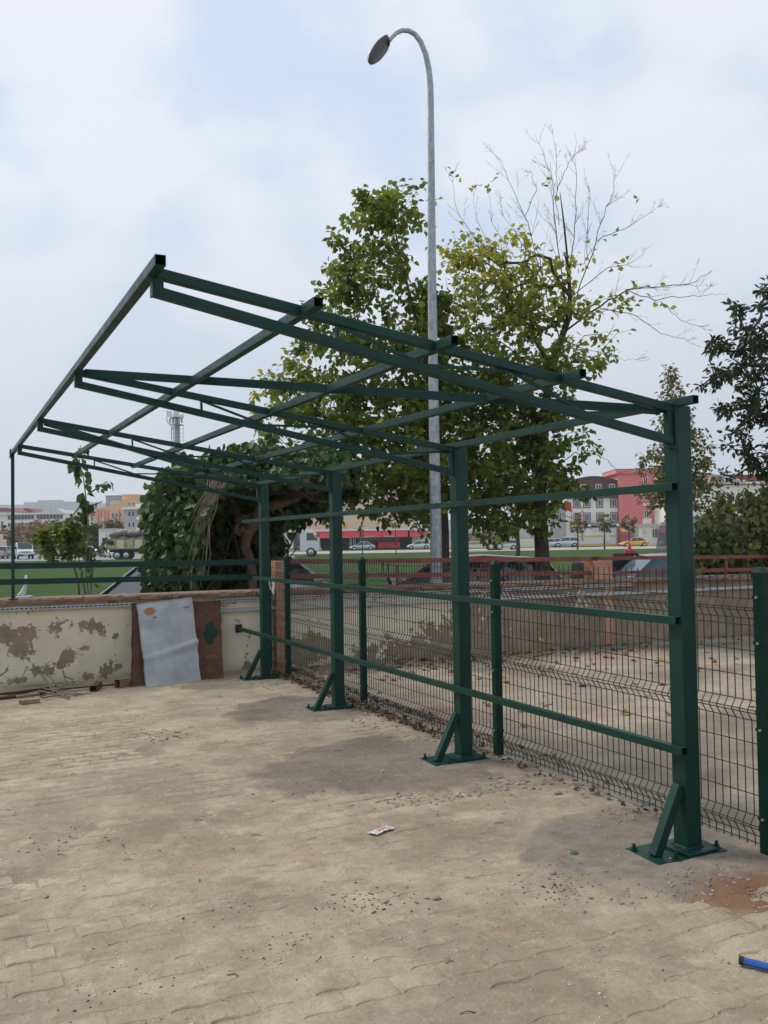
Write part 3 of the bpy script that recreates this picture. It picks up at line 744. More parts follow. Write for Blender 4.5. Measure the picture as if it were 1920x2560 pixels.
def sample_ell(ells, n, r, dep, thick):
    """points in the volume of a set of crown lobes; each lobe = column, row, half width, half height, depth shift, weight"""
    wts = np.array([e[2]*e[3]*(e[5] if len(e) > 5 else 1) for e in ells]); idx = r.choice(len(ells), n, p=wts/wts.sum()); out = []
    for k in idx:
        e = ells[k]
        while True:
            q = r.uniform(-1, 1, 3)
            if q@q <= 1: break
        out.append(at(e[0]+q[0]*e[2], e[1]+q[1]*e[3], dep+(e[4] if len(e) > 4 else 0)+q[2]*thick*min(1, e[2]/130)))
    return np.array(out)
def grow(trunk, tips, r, seg=.22, wob=.035, droop=0.0):
    """connect every tip to the nearest wood already there"""
    nodes = [np.array(p) for p in trunk]; par = [-1]+list(range(len(trunk)-1)); leaf_ends = []
    arr = np.array(nodes); d0 = np.min(np.linalg.norm(tips[:, None]-arr[None], axis=2), 1)
    for t in tips[np.argsort(d0)]:
        A = np.array(nodes); dv = t-A; ds = np.linalg.norm(dv, axis=1)
        cost = ds + .9*np.maximum(0, -(dv[:, 2])/np.maximum(ds, .01))*.5*ds
        j = int(np.argmin(cost)); L_ = ds[j]; k = max(1, int(L_/seg)); p0 = A[j]; last = j; ch = []
        off = r.normal(0, 1, 3)*L_*.07
        for i in range(1, k+1):
            f = i/k; p = p0+(t-p0)*f+off*math.sin(math.pi*f)+r.normal(0, wob, 3)*(0 if i == k else 1); p[2] += .10*L_*math.sin(math.pi*f)-droop*f*L_
            nodes.append(p); par.append(last); last = len(nodes)-1; ch.append(last)
        leaf_ends.append(ch)
    return np.array(nodes), par, leaf_ends
def wood(nodes, par, r0, rt, nt, m, parent, name='branches', power=.45, minr=.004):
    n = len(nodes); cnt = np.zeros(n); kids = [[] for _ in range(n)]
    for i in range(n-1, 0, -1):
        if not kids[i]: cnt[i] += 1
        kids[par[i]].append(i); cnt[par[i]] += cnt[i]
    rad = np.maximum(minr, r0*(cnt/cnt[0])**power); q = MB()
    for i in range(nt): rad[i] = r0*(1-(1-rt/r0)*i/max(1, nt-1))
    done = set(); starts = [0]; tr = MB()
    while starts:
        s0 = starts.pop(); ch = [s0] if par[s0] < 0 else [par[s0], s0]; cur = s0
        while kids[cur]:
            ks = sorted(kids[cur], key=lambda c: -cnt[c]); starts += ks[1:]; cur = ks[0]; ch.append(cur)
        rr = [min(rad[c], rad[ch[1]]*1.15) if k == 0 and par[s0] >= 0 else rad[c] for k, c in enumerate(ch)]; rr[-1] *= .6
        big = rr[0] > .03
        (tr if par[s0] < 0 else q).tube(nodes[ch], rr, 9 if par[s0] < 0 else (6 if big else 4), cap=False)
    tr.build('trunk', m, parent, smooth=True); q.build(name, m, parent, smooth=True, kind='stuff')
def foliate(nodes, par, ends, per, r, size, spread=.09, span=3, droopy=.35):
    pos = []; dr = []
    for ch in ends:
        seq = ch[-span:]; seq = ([par[seq[0]]] if par[seq[0]] >= 0 else [])+seq
        P_ = nodes[seq]; m_ = len(P_)-1
        if m_ < 1: continue
        ax = unit(P_[-1]-P_[0])
        for k in range(per):
            f = r.uniform(.1, 1)*m_; i = min(int(f), m_-1); p = P_[i]+(P_[i+1]-P_[i])*(f-i)
            o = unit(r.normal(0, 1, 3)+ax*.6); pos.append(p+o*r.uniform(.02, spread)); dr.append(o+np.array([0, 0, -droopy])+r.normal(0, .25, 3))
    pos = np.array(pos); return pos, np.array(dr), r.uniform(size*.6, size*1.15, len(pos))
GREENS = [(.045, .075, .018), (.095, .140, .026), (.18, .235, .034), (.32, .35, .045), (.50, .38, .035), (.45, .20, .035)]
M_LEAF = leafmat('mulberry_leaves', GREENS, .5)
M_IVY = leafmat('vine_leaves', [(.020, .042, .014), (.040, .078, .020), (.075, .125, .028), (.15, .19, .038), (.42, .32, .04)], .25)
M_OIVY = leafmat('olive_vine_leaves', [(.035, .045, .014), (.065, .080, .020), (.105, .125, .028), (.17, .18, .038), (.42, .32, .04)], .25)
M_DLEAF = leafmat('dark_glossy_leaves', [(.035, .055, .025), (.055, .080, .032), (.09, .12, .042), (.15, .17, .05)], .35)
M_OLIVE = leafmat('olive_autumn_leaves', [(.075, .09, .03), (.13, .15, .04), (.24, .21, .05), (.34, .23, .05)], .4)
M_FARG = leafmat('far_green_leaves', [(.05, .075, .025), (.09, .12, .035), (.15, .15, .04)], .2)
M_FARB = leafmat('far_brown_leaves', [(.16, .12, .05), (.25, .17, .075), (.30, .16, .07)], .2)

def trunkpts(pix, dep, r=None):
    return [at(px, py, dep+(dz if dz else 0)) for px, py, dz in pix]
# ---- tree A: dark green mulberry left of the lamp post
rA = np.random.default_rng(21)
tA = empty('mulberry_tree', lat(1112, 15.5), 0, 'dense dark green mulberry tree left of the galvanised lamp post', 'tree')
def localize(o, root):
    o.matrix_parent_inverse = Matrix.Translation(-Vector(root.location))
def under(root, fn):
    before = set(bpy.data.objects); fn()
    for o in set(bpy.data.objects)-before:
        if o.parent == root: localize(o, root)
ELA = [(970, 520, 75, 60), (965, 590, 115, 90), (925, 690, 140, 90), (930, 800, 175, 100), (900, 920, 200, 100), (870, 1010, 250, 80, -.3), (820, 1100, 200, 80, -.3),
       (1000, 1120, 150, 110, -.6), (930, 1190, 200, 70, -.4, .7), (840, 1260, 110, 55, -.6, .6), (1020, 1270, 110, 75, -.6, .9), (680, 955, 95, 45, -.2), (905, 500, 30, 30), (1030, 480, 30, 50, 0, .5), (1060, 900, 80, 200, .3), (1080, 760, 55, 90, .5, .8), (1115, 880, 70, 120, .6), (1120, 1040, 90, 120, .6), (850, 700, 55, 50), (828, 600, 26, 30, 0, .8), (795, 790, 50, 40), (760, 880, 55, 40), (1000, 1190, 130, 80, .2, 1.1), (930, 1060, 160, 80, .3), (1060, 1150, 80, 140, .6)]
def makeA():
    tr = trunkpts([(1113, 1440, 0), (1113, 1330, 0), (1108, 1220, 0), (1100, 1110, .05), (1085, 1000, .1), (1062, 880, .1), (1030, 760, .1), (1000, 640, .1), (985, 560, .1)], 15.5)
    tr[0][2] = GZ-.1
    tips = sample_ell(ELA, 860, rA, 15.3, .95)
    nd, pr_, en = grow(tr, tips, rA)
    wood(nd, pr_, .075, .012, len(tr), M_BARK, tA, power=.55)
    pos, dr, sz = foliate(nd, pr_, en, 19, rA, .122, spread=.15)
    k = rA.random(len(pos)); tint = .20+.28*fbm(pos[:, 0]*2+pos[:, 1], pos[:, 2]*2, 5, 1.2, 3)+rA.normal(0, .07, len(pos))
    pxa = np.array([CW/2+FPX*((p-EYE)@RT)/((p-EYE)@FW) for p in pos]); tint = tint+np.clip((800-pxa)/220, 0, 1)*.22; tint = np.where(k < .012, .82, tint); tint = np.where((k > .97), .6, tint)
    leaves('foliage', pos, dr, sz, tint, M_LEAF, tA, seed=4)
    # long top shoots
    q = MB(); P_ = []; D_ = []
    for x0, y0, x1, y1 in ((975, 560, 1015, 450), (985, 580, 1030, 470), (900, 520, 895, 480), (870, 620, 825, 575), (915, 540, 905, 470), (960, 530, 955, 480)):
        a, b = at(x0, y0, 15.4), at(x1, y1, 15.35); pts = [a+(b-a)*t/6+rA.normal(0, .012, 3)*(t > 0) for t in range(7)]; q.tube(pts, [.006-.0006*t for t in range(7)], 4)
        for t in range(1, 7):
            for s_ in range(2 if t < 5 else 3):
                o = unit(rA.normal(0, 1, 3)); o[2] = abs(o[2])*.3; P_.append(pts[t]+o*.04); D_.append(o+np.array([0, 0, .1]))
    q.build('shoots', M_BARK, tA, kind='stuff'); P_ = np.array(P_)
    leaves('shoot_leaves', P_, np.array(D_), np.full(len(P_), .1), np.full(len(P_), .33)+rA.normal(0, .05, len(P_)), M_LEAF, tA, seed=8)
under(tA, makeA)
# ---- tree B: yellowing mulberry with bare crown on the right
rB = np.random.default_rng(5)
tB = empty('mulberry_tree', lat(1362, 16.2), 0, 'yellowing mulberry tree with thick trunk and a crown of bare twigs', 'tree')
ELB = [(1170, 610, 75, 50), (1190, 690, 100, 80), (1290, 640, 130, 75), (1330, 730, 150, 90), (1240, 790, 150, 90), (1440, 650, 55, 45, 0, .6), (1470, 770, 90, 50, 0, .6), (1560, 780, 60, 40, 0, .5), (1560, 830, 60, 30, 0, .4),
       (1250, 890, 170, 80), (1420, 880, 110, 70), (1500, 900, 70, 40, 0, .5), (1180, 980, 150, 80), (1330, 980, 130, 70), (1220, 1080, 190, 80), (1260, 1180, 190, 75, -.3, 1.3), (1400, 1110, 90, 90, -.1), (1180, 1250, 130, 50, -.3), (1430, 1220, 60, 60, -.3, .7),
       (1340, 1290, 90, 45, -.4, .7), (1230, 1310, 110, 45, -.4, .8), (1545, 880, 40, 50, 0, .4), (1500, 1120, 50, 30, 0, .35), (1440, 980, 50, 50, 0, .5), (1300, 1230, 150, 60, .5, 1.2), (1250, 1130, 170, 70, .7, 1.2)]
def makeB():
    tr = trunkpts([(1358, 1470, 0), (1356, 1400, 0), (1352, 1330, 0), (1350, 1280, 0), (1352, 1200, 0), (1358, 1110, 0), (1362, 1020, .05), (1378, 930, .05), (1398, 860, .05), (1420, 800, .05), (1425, 740, 0), (1420, 660, 0), (1410, 560, 0), (1400, 480, 0)], 16.2)
    tr[0][2] = GZ-.15
    # limbs as extra guides
    guides = np.array([at(*q) for q in ((1300, 1230, 16.0), (1250, 1190, 15.8), (1190, 1170, 15.7), (1120, 1120, 15.6), (1470, 800, 16.2), (1540, 750, 16.1), (1600, 725, 16.1), (1460, 660, 16.2), (1500, 600, 16.2), (1300, 800, 16.3), (1260, 700, 16.3), (1220, 1030, 16.1), (1310, 640, 16.2))])
    tips = np.concatenate([guides, sample_ell(ELB, 900, rB, 16.1, 1.1)])
    nd, pr_, en = grow(tr, tips, rB)
    wood(nd, pr_, .150, .012, len(tr), M_BARK, tB, power=.62)
    pos, dr, sz = foliate(nd, pr_, en[0:], 19, rB, .122, spread=.15, droopy=.6)
    # thin out with height: the top has dropped most of its leaves
    pz = np.array([CH/2-FPX*((p-EYE)@UP)/((p-EYE)@FW) for p in pos]); pxs = np.array([CW/2+FPX*((p-EYE)@RT)/((p-EYE)@FW) for p in pos])
    keep = rB.random(len(pos)) < np.clip((pz-420)/620, .16, .9)*np.where(pxs > 1440, .62, 1); pos, dr, sz, pz = pos[keep], dr[keep], sz[keep], pz[keep]
    h = np.clip((1020-pz)/420, 0, 1)
    tint = .31+.34*h+rB.normal(0, .075, len(pos))+.16*(fbm(pos[:, 0], pos[:, 2], 9, 1.3, 3)-.5)
    k = rB.random(len(pos)); tint = np.where(k < .05*h+.006, .85, tint)
    leaves('foliage', pos, dr, sz, tint, M_LEAF, tB, seed=6)
under(tB, makeB)
def makeB2():
    # bare limbs and twigs of the crown
    q = MB(); rr = np.random.default_rng(77)
    def limb(pts, r0, dep=16.2, sub=7, lev=0):
        W_ = [at(px, py, dep+(k*.05 if lev == 0 else 0)) for k, (px, py) in enumerate(pts)]
        # resample
        P2 = []; 
        for a, b in zip(W_, W_[1:]):
            for t in range(4): P2.append(a+(b-a)*t/4+rr.normal(0, .014, 3))
        P2.append(W_[-1]); n = len(P2); q.tube(P2, [max(.0022, r0*(1-.85*k/(n-1))) for k in range(n)], 5 if r0 > .02 else 4, cap=False)
        L_ = np.linalg.norm(W_[-1]-W_[0])
        for k in range(sub):
            i = rr.integers(int(n*.2), n-1); d = unit(P2[min(i+1, n-1)]-P2[i]); sd_ = unit(np.cross(d, rr.normal(0, 1, 3))); ln = L_*rr.uniform(.10, .26)*(1-.3*i/n)
            dd = unit(d+sd_*.65+np.array([0, 0, .15])); pp = [P2[i]]
            for t in range(4): dd = unit(dd+rr.normal(0, .10, 3)+np.array([0, 0, .05])); pp.append(pp[-1]+dd*ln/4)
            rb = max(.0028, r0*.35*(1-.6*i/n)); q.tube(pp, [rb, rb*.8, rb*.65, rb*.5, .0018], 3, cap=False)
            for s_ in range(3):
                j = rr.integers(1, 4); d3 = unit(dd+rr.normal(0, .5, 3)); q.tube([pp[j], pp[j]+d3*ln*.13, pp[j]+d3*ln*.26+rr.normal(0, .01, 3)], [.0025, .002, .0015], 3, cap=False)
    for pts, r0, sb in (
        ([(1420, 800), (1400, 640), (1385, 520), (1378, 430), (1337, 335)], .022, 16), ([(1395, 560), (1392, 450), (1390, 380), (1377, 322)], .012, 10),
        ([(1418, 700), (1440, 560), (1440, 440), (1437, 330)], .018, 14), ([(1385, 500), (1410, 430), (1440, 380), (1465, 365)], .010, 8),
        ([(1400, 850), (1350, 680), (1320, 560), (1270, 450), (1250, 392)], .020, 16), ([(1310, 540), (1340, 480), (1330, 430), (1308, 430)], .010, 8),
        ([(1425, 790), (1480, 640), (1500, 560), (1535, 480), (1537, 412)], .020, 15), ([(1470, 660), (1470, 560), (1475, 480), (1460, 415)], .012, 10),
        ([(1490, 600), (1560, 570), (1610, 540), (1660, 508)], .012, 9), ([(1430, 740), (1520, 670), (1580, 660), (1630, 612)], .012, 6), ([(1570, 664), (1600, 668), (1630, 664)], .006, 3),
        ([(1412, 830), (1500, 765), (1570, 722), (1650, 715), (1720, 712), (1780, 676)], .030, 9), ([(1700, 714), (1750, 712), (1795, 708)], .008, 4),
        ([(1560, 726), (1640, 750), (1720, 742), (1780, 735), (1820, 734)], .014, 7), ([(1650, 752), (1690, 790), (1740, 815), (1780, 828)], .010, 6), ([(1500, 770), (1590, 790), (1650, 830), (1700, 850), (1740, 860)], .013, 7),
        ([(1400, 870), (1500, 880), (1560, 900), (1625, 898)], .010, 4), ([(1300, 760), (1240, 640), (1180, 590), (1140, 520), (1130, 440)], .014, 9), ([(1240, 650), (1190, 540), (1182, 470)], .008, 4), ([(1280, 640), (1230, 560), (1222, 470)], .008, 5),
        ([(1350, 680), (1300, 600), (1255, 540), (1245, 470)], .010, 8), ([(1352, 1240), (1280, 1200), (1200, 1180), (1120, 1130), (1040, 1100)], .06, 5), ([(1355, 1180), (1440, 1130), (1500, 1140), (1560, 1190)], .016, 7), ([(1340, 1260), (1420, 1290), (1500, 1330)], .012, 6)):
        limb(pts, r0*.68, sub=sb)
    q.build('bare_branches', M_BARK, tB, kind='stuff', smooth=True)
    P_ = []; D_ = []
    for px, py in ((1135, 430), (1145, 442), (1128, 438), (1180, 465), (1190, 470), (1222, 465), (1228, 460), (1252, 442), (1085, 505), (1100, 500), (1090, 560), (1078, 610), (1585, 503), (1362, 455), (1388, 490), (1373, 470), (1590, 705), (1650, 715), (1595, 760), (1560, 650), (1555, 660), (1530, 680), (1545, 665), (1640, 760), (1660, 765), (1672, 770), (1540, 580), (1740, 1140)):
        for s_ in range(2): P_.append(at(px+rr.normal(0, 5), py+rr.normal(0, 4), 16.0)); D_.append(rr.normal(0, 1, 3)*np.array([1, 1, .4]))
    leaves('stray_leaves', np.array(P_), np.array(D_), np.full(len(P_), .11), .5+rr.normal(0, .12, len(P_)), M_LEAF, tB, seed=3)
under(tB, makeB2)
# ---- right edge tree with narrow dark leaves, trunk out of frame
rC = np.random.default_rng(9)
tC = empty('broadleaf_tree', lat(2040, 15.4), 0, 'dark narrow leaved tree reaching in from the right edge of the frame', 'tree')
def makeC():
    tr = trunkpts([(2040, 1480, 0), (2040, 1300, 0), (2030, 1150, 0), (2010, 1000, 0), (1980, 860, 0), (1950, 760, 0)], 15.4); tr[0][2] = GZ-.1
    EL = [(1915, 730, 40, 40), (1930, 790, 60, 50), (1850, 770, 40, 24, 0, 1.4), (1870, 850, 65, 50, 0, 1.3), (1795, 865, 34, 22, 0, 1.2), (1835, 930, 75, 45, 0, 1.4), (1920, 920, 80, 90), (1860, 1010, 80, 50), (1770, 960, 30, 25, 0, .5), (1920, 1080, 80, 90), (1850, 1110, 50, 50), (1930, 1180, 70, 40), (2050, 950, 120, 260), (1830, 1180, 40, 30, 0, .5), (2080, 800, 100, 100)]
    nd, pr_, en = grow(tr, sample_ell(EL, 420, rC, 15.3, 1.0), rC, droop=.04); wood(nd, pr_, .13, .02, len(tr), M_BARK, tC)
    pos, dr, sz = foliate(nd, pr_, en, 15, rC, .12, spread=.10, span=3, droopy=.3)
    leaves('foliage', pos, dr, sz, .3+rC.normal(0, .16, len(pos)), M_DLEAF, tC, LONG_V, seed=12)
under(tC, makeC)
# ---- slender olive tree far right behind
rD = np.random.default_rng(14)
tD = empty('slender_tree', lat(1700, 34), 0, 'slender sparse tree with small yellowing leaves rising behind the nearest canopy post', 'tree')
def makeD():
    tr = trunkpts([(1700, 1400, 0), (1700, 1300, 0), (1696, 1200, 0), (1690, 1100, 0), (1682, 1010, 0), (1676, 930, 0)], 34); tr[0][2] = GZ-.1
    EL = [(1676, 935, 18, 38, 0, .9), (1682, 1000, 42, 50), (1690, 1070, 62, 60), (1650, 1150, 60, 50), (1720, 1130, 75, 60), (1700, 1220, 85, 60), (1630, 1230, 55, 45, 0, .6), (1760, 1200, 50, 60, 0, .8), (1720, 1290, 60, 40, 0, .6), (1800, 1260, 30, 40, 0, .5)]
    nd, pr_, en = grow(tr, sample_ell(EL, 430, rD, 34, 1.6), rD, seg=.35, wob=.04); wood(nd, pr_, .10, .02, len(tr), M_BARK, tD, minr=.007)
    pos, dr, sz = foliate(nd, pr_, en, 8, rD, .17, spread=.22)
    leaves('foliage', pos, dr, sz, .45+rD.normal(0, .2, len(pos)), M_OLIVE, tD, seed=15)
under(tD, makeD)
# ---- vine-smothered bush at the right
def vinemass(name, label, cx, cy, rx, ry, dep, thick, n, m, seed, size, tintb, root, open_=None, shape=IVY_V, stems=14, extra=()):
    r = np.random.default_rng(seed); t = empty(name, lat(root, dep), 0, label, 'shrub')
    def f():
        P_ = []; D_ = []
        lob = [(cx, cy, rx, ry, thick)]+list(extra)
        wt = np.array([l[2]*l[3] for l in lob], float); wt /= wt.sum()
        while len(P_) < n:
            l = lob[r.choice(len(lob), p=wt)]; u = unit(r.normal(0, 1, 3)); sh = r.uniform(.80, 1.06)+.07*math.sin(u[0]*9+seed)*math.cos(u[2]*8)
            if r.random() < .25: sh = r.uniform(.4, .85)
            px, py, dd = l[0]+u[0]*sh*l[2], l[1]+u[2]*sh*l[3], dep+u[1]*sh*l[4]
            if open_ and open_(px, py, u[1], sh): continue
            if open_ and px > 705+r.normal(0, 12)-max(0, py-1400)*.2 and py > 1318+r.normal(0, 12)-(px-705)*.35: continue
            p = at(px, py, dd)
            if p[2] < GZ-.05: continue
            P_.append(p); out = RT*u[0]-UP*u[2]+FW*u[1]*1.0; D_.append(out*.5+np.array([0, 0, -.9])+r.normal(0, .35, 3))
        P_ = np.array(P_); D_ = np.array(D_); tint = tintb+.3*(fbm(P_[:, 0]*1.3, P_[:, 2]*1.3, seed, 1.5, 3)-.5)+r.normal(0, .08, n); tint = np.where(r.random(n) < .012, .9, tint)
        # leaf faces look outwards on a vine
        leaves('foliage', P_, D_, r.uniform(size*.6, size*1.15, n), tint, m, t, shape, upw=.4, seed=seed)
        q = MB()
        for k in range(stems):
            a = at(cx+r.uniform(-.8, .8)*rx, cy+ry*.9, dep+r.uniform(-.5, .5)*thick); a[2] = GZ; b = at(cx+r.uniform(-.9, .9)*rx, cy-r.uniform(.3, .95)*ry, dep+r.uniform(-.9, .9)*thick)
            pp = [a+(b-a)*s_/6+r.normal(0, .06, 3)*(s_ > 0) for s_ in range(7)]; q.tube(pp, [.03-.004*s_ for s_ in range(7)], 5)
        q.build('stems', M_BARK2, t, kind='stuff', smooth=True)
    under(t, f); return t
vinemass('vine_bush', 'rounded bush smothered in broad green vine leaves at the right edge behind the red rail', 1895, 1375, 160, 150, 15.2, 1.15, 8500, M_OIVY, 31, .105, .56, 1895, extra=[(1800, 1400, 60, 70, .8), (1990, 1330, 120, 160, 1.0)])
# ---- vine arbour on the left: leafy shell with a dark hollow, twisted trunk
def r_open(py): return 14*math.sin(py*.09)+10*math.sin(py*.23)
def hollow(px, py, uy, sh):
    # opening facing the yard between the curtain on the left and the trunk
    return uy < .25 and px > 500+max(0, 1330-py)*.40+r_open(py) and py > 1212+max(0, (640-px))*.25
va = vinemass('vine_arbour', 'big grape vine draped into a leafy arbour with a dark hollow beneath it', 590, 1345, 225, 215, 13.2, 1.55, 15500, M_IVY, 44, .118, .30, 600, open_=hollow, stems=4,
              extra=[(470, 1330, 95, 175, 1.1), (450, 1420, 85, 90, .8), (425, 1450, 70, 50, .7), (480, 1455, 70, 45, .7), (700, 1200, 180, 60, 1.3), (440, 1220, 60, 40, .7), (790, 1170, 110, 55, 1.0), (640, 1150, 90, 45, .9), (760, 1290, 70, 60, .8)])
def makeVA():
    r = np.random.default_rng(3); q = MB()
    # twisted trunk
    def px3(l): return [at(a, b, d) for a, b, d in l]
    q.tube(px3([(632, 1500, 13), (630, 1430, 13), (622, 1390, 13), (612, 1370, 13), (618, 1335, 12.95), (640, 1305, 12.9), (650, 1270, 12.9), (690, 1262, 12.9), (740, 1245, 13), (800, 1200, 13.2), (840, 1160, 13.3)]), [.075, .07, .072, .08, .085, .085, .078, .07, .06, .045, .03], 10, cap=False)
    q.build('trunk', M_BARK2, va, smooth=True)
    q = MB()
    for l, r0 in (([(640, 1305, 12.9), (608, 1320, 12.9), (590, 1335, 12.9), (600, 1300, 12.95), (640, 1285, 12.95), (660, 1250, 13)], .06), ([(650, 1270, 12.9), (660, 1215, 13), (700, 1180, 13.1), (760, 1170, 13.3)], .06), ([(618, 1335, 13), (580, 1250, 13.1), (520, 1215, 13.1), (450, 1210, 13), (400, 1230, 12.9)], .045), ([(690, 1262, 12.9), (720, 1300, 13.1), (700, 1340, 13.2)], .03)):
        pts = px3(l); P2 = []
        for a, b in zip(pts, pts[1:]):
            for t in range(4): P2.append(a+(b-a)*t/4+r.normal(0, .02, 3))
        P2.append(pts[-1]); q.tube(P2, [r0*(1-.6*k/len(P2)) for k in range(len(P2))], 8, cap=False)
    q.build('limb', M_BARK2, va, smooth=True)
    q = MB()
    for k in range(60):      # tangle under the roof of the arbour
        a = at(r.uniform(480, 860), r.uniform(1160, 1235), r.uniform(12.1, 13.6)); b = at(r.uniform(480, 860), r.uniform(1165, 1260), r.uniform(12.1, 13.6)); m_ = (a+b)/2; m_[2] -= r.uniform(-.1, .3)
        q.tube([a, (a+m_)/2+r.normal(0, .03, 3), m_, (b+m_)/2+r.normal(0, .03, 3), b], .006+.006*r.random(), 4, cap=False)
    for k in range(70):
        a = at(r.uniform(500, 690), r.uniform(1250, 1480), r.uniform(14.0, 14.6)); b = a+np.array([r.normal(0, .4), r.normal(0, .2), r.uniform(.3, 1.0)])
        q.tube([a, (a+b)/2+r.normal(0, .05, 3), b], .008+.01*r.random(), 4, cap=False)
    q.build('stem_tangle', M_BARK, va, kind='stuff', smooth=True)
    q = MB()
    for k in range(26):      # pale dry stems fanning down the left curtain
        x0, y0 = 545+r.normal(0, 12), 1195+r.normal(0, 10); x1, y1 = r.uniform(465, 520), r.uniform(1280, 1480); d0 = 11.9
        a, b = at(x0, y0, d0), at(x1, y1, d0-.1+r.normal(0, .06)); m_ = at((x0*.35+x1*.65), y0+(y1-y0)*.5, d0-.15)
        q.tube([a, a*.45+m_*.55+r.normal(0, .02, 3), m_, m_*.5+b*.5+r.normal(0, .02, 3), b], [.008, .007, .006, .005, .003], 4, cap=False)
    q.build('dry_stems', M_TWIG, va, kind='stuff')
    # dense inner leafage closing the back of the hollow
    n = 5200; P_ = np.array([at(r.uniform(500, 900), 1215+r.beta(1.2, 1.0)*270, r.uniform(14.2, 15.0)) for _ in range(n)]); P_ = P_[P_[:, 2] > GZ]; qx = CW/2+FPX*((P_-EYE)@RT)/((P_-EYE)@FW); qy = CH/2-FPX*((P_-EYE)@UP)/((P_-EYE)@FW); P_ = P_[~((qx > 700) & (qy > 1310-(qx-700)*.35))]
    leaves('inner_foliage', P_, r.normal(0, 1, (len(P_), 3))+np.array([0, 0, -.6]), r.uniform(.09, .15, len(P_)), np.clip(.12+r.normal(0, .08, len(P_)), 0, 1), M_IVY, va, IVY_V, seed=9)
    # reaching shoots top left
    P_ = []; D_ = []; q = MB()
    for l in ([(470, 1190), (430, 1180), (395, 1195), (372, 1225), (368, 1245)], [(480, 1180), (440, 1172), (410, 1178)], [(600, 1140), (585, 1125), (590, 1118)], [(680, 1110), (675, 1085), (672, 1075)], [(540, 1150), (526, 1140), (520, 1137)]):
        pts = [at(a, b, 12.4) for a, b in l]; q.tube(pts, .006, 4)
        for a, b in zip(pts, pts[1:]):
            for s_ in range(7): P_.append(a+(b-a)*r.random()+r.normal(0, .04, 3)); D_.append(r.normal(0, .6, 3)+np.array([0, 0, -.5]))
    q.build('shoots', M_TWIG, va, kind='stuff'); leaves('shoot_leaves', np.array(P_), np.array(D_), np.full(len(P_), .12), .5+r.normal(0, .1, len(P_)), M_IVY, va, IVY_V, upw=.5, seed=2)
under(va, makeVA)
# ---- tall climbing shoot and small bush on the left
cl = empty('climbing_plant', lat(212, 13), 0, 'tall thin shoot hung with heart shaped leaves rising above the wall left of the arbour', 'plant')
def makeCL():
    r = np.random.default_rng(8); q = MB(); P_ = []; D_ = []; S_ = []
    stems = [([(222, 1500), (219, 1420), (222, 1330), (220, 1260), (205, 1200), (196, 1150), (200, 1118)], 70, .15), ([(212, 1420), (235, 1390), (262, 1360), (285, 1340)], 22, .11), ([(220, 1235), (242, 1222), (262, 1206), (278, 1212)], 12, .11), ([(212, 1270), (240, 1262), (255, 1256)], 6, .11), ([(205, 1260), (190, 1285), (184, 1290)], 6, .12), ([(228, 1500), (226, 1440), (236, 1400), (232, 1370)], 12, .1), ([(196, 1150), (183, 1160), (182, 1178)], 8, .13)]
    for l, n, s in stems:
        pts = [at(a, b, 13) for a, b in l]; pts = [pts[0]]+[p+r.normal(0, .02, 3) for p in pts[1:]]; q.tube(pts, [.014-.009*k/len(pts) for k in range(len(pts))], 6)
        for k in range(n):
            f = r.uniform(.12 if n > 20 else .2, 1)*(len(pts)-1); i = min(int(f), len(pts)-2); p = pts[i]+(pts[i+1]-pts[i])*(f-i); o = unit(r.normal(0, 1, 3)*np.array([1, 1, .4])); P_.append(p+o*.05); D_.append(o*.55+np.array([0, 0, -.8])); S_.append(s*r.uniform(.7, 1.1))
    q.build('stem', M_TWIG, cl, smooth=True); P_ = np.array(P_)
    leaves('foliage', P_, np.array(D_), np.array(S_), .42+r.normal(0, .1, len(P_)), M_IVY, cl, LEAF_V, upw=.6, seed=4)
under(cl, makeCL)
sb = empty('small_tree', lat(205, 14.2), 0, 'low bushy sapling with drooping leaves on slanting bare stems by the lawn', 'tree')
def makeSB():
    r = np.random.default_rng(18)
    tr = trunkpts([(206, 1500, 0), (196, 1460, 0), (188, 1425, 0), (178, 1400, 0)], 14.2); tr[0][2] = GZ
    EL = [(150, 1335, 55, 38), (180, 1320, 35, 30), (110, 1345, 35, 18, 0, .7), (145, 1380, 45, 22, 0, .8), (195, 1360, 25, 30), (90, 1338, 14, 10, 0, .7)]
    nd, pr_, en = grow(tr, sample_ell(EL, 120, r, 14.2, .45), r, seg=.12, wob=.015); wood(nd, pr_, .02, .012, len(tr), M_BARK2, sb, minr=.003)
    pos, dr, sz = foliate(nd, pr_, en, 11, r, .085, spread=.06); leaves('foliage', pos, dr, sz, .34+r.normal(0, .1, len(pos)), M_LEAF, sb, seed=3)
    q = MB()
    for l in ([(216, 1500), (208, 1455), (202, 1418), (196, 1390)], [(226, 1500), (228, 1450), (226, 1410), (210, 1380)]): q.tube([at(a, b, 14.2) for a, b in l], [.012, .011, .01, .007], 5)
    q.build('stem', M_BARK2, sb, smooth=True)
under(sb, makeSB)
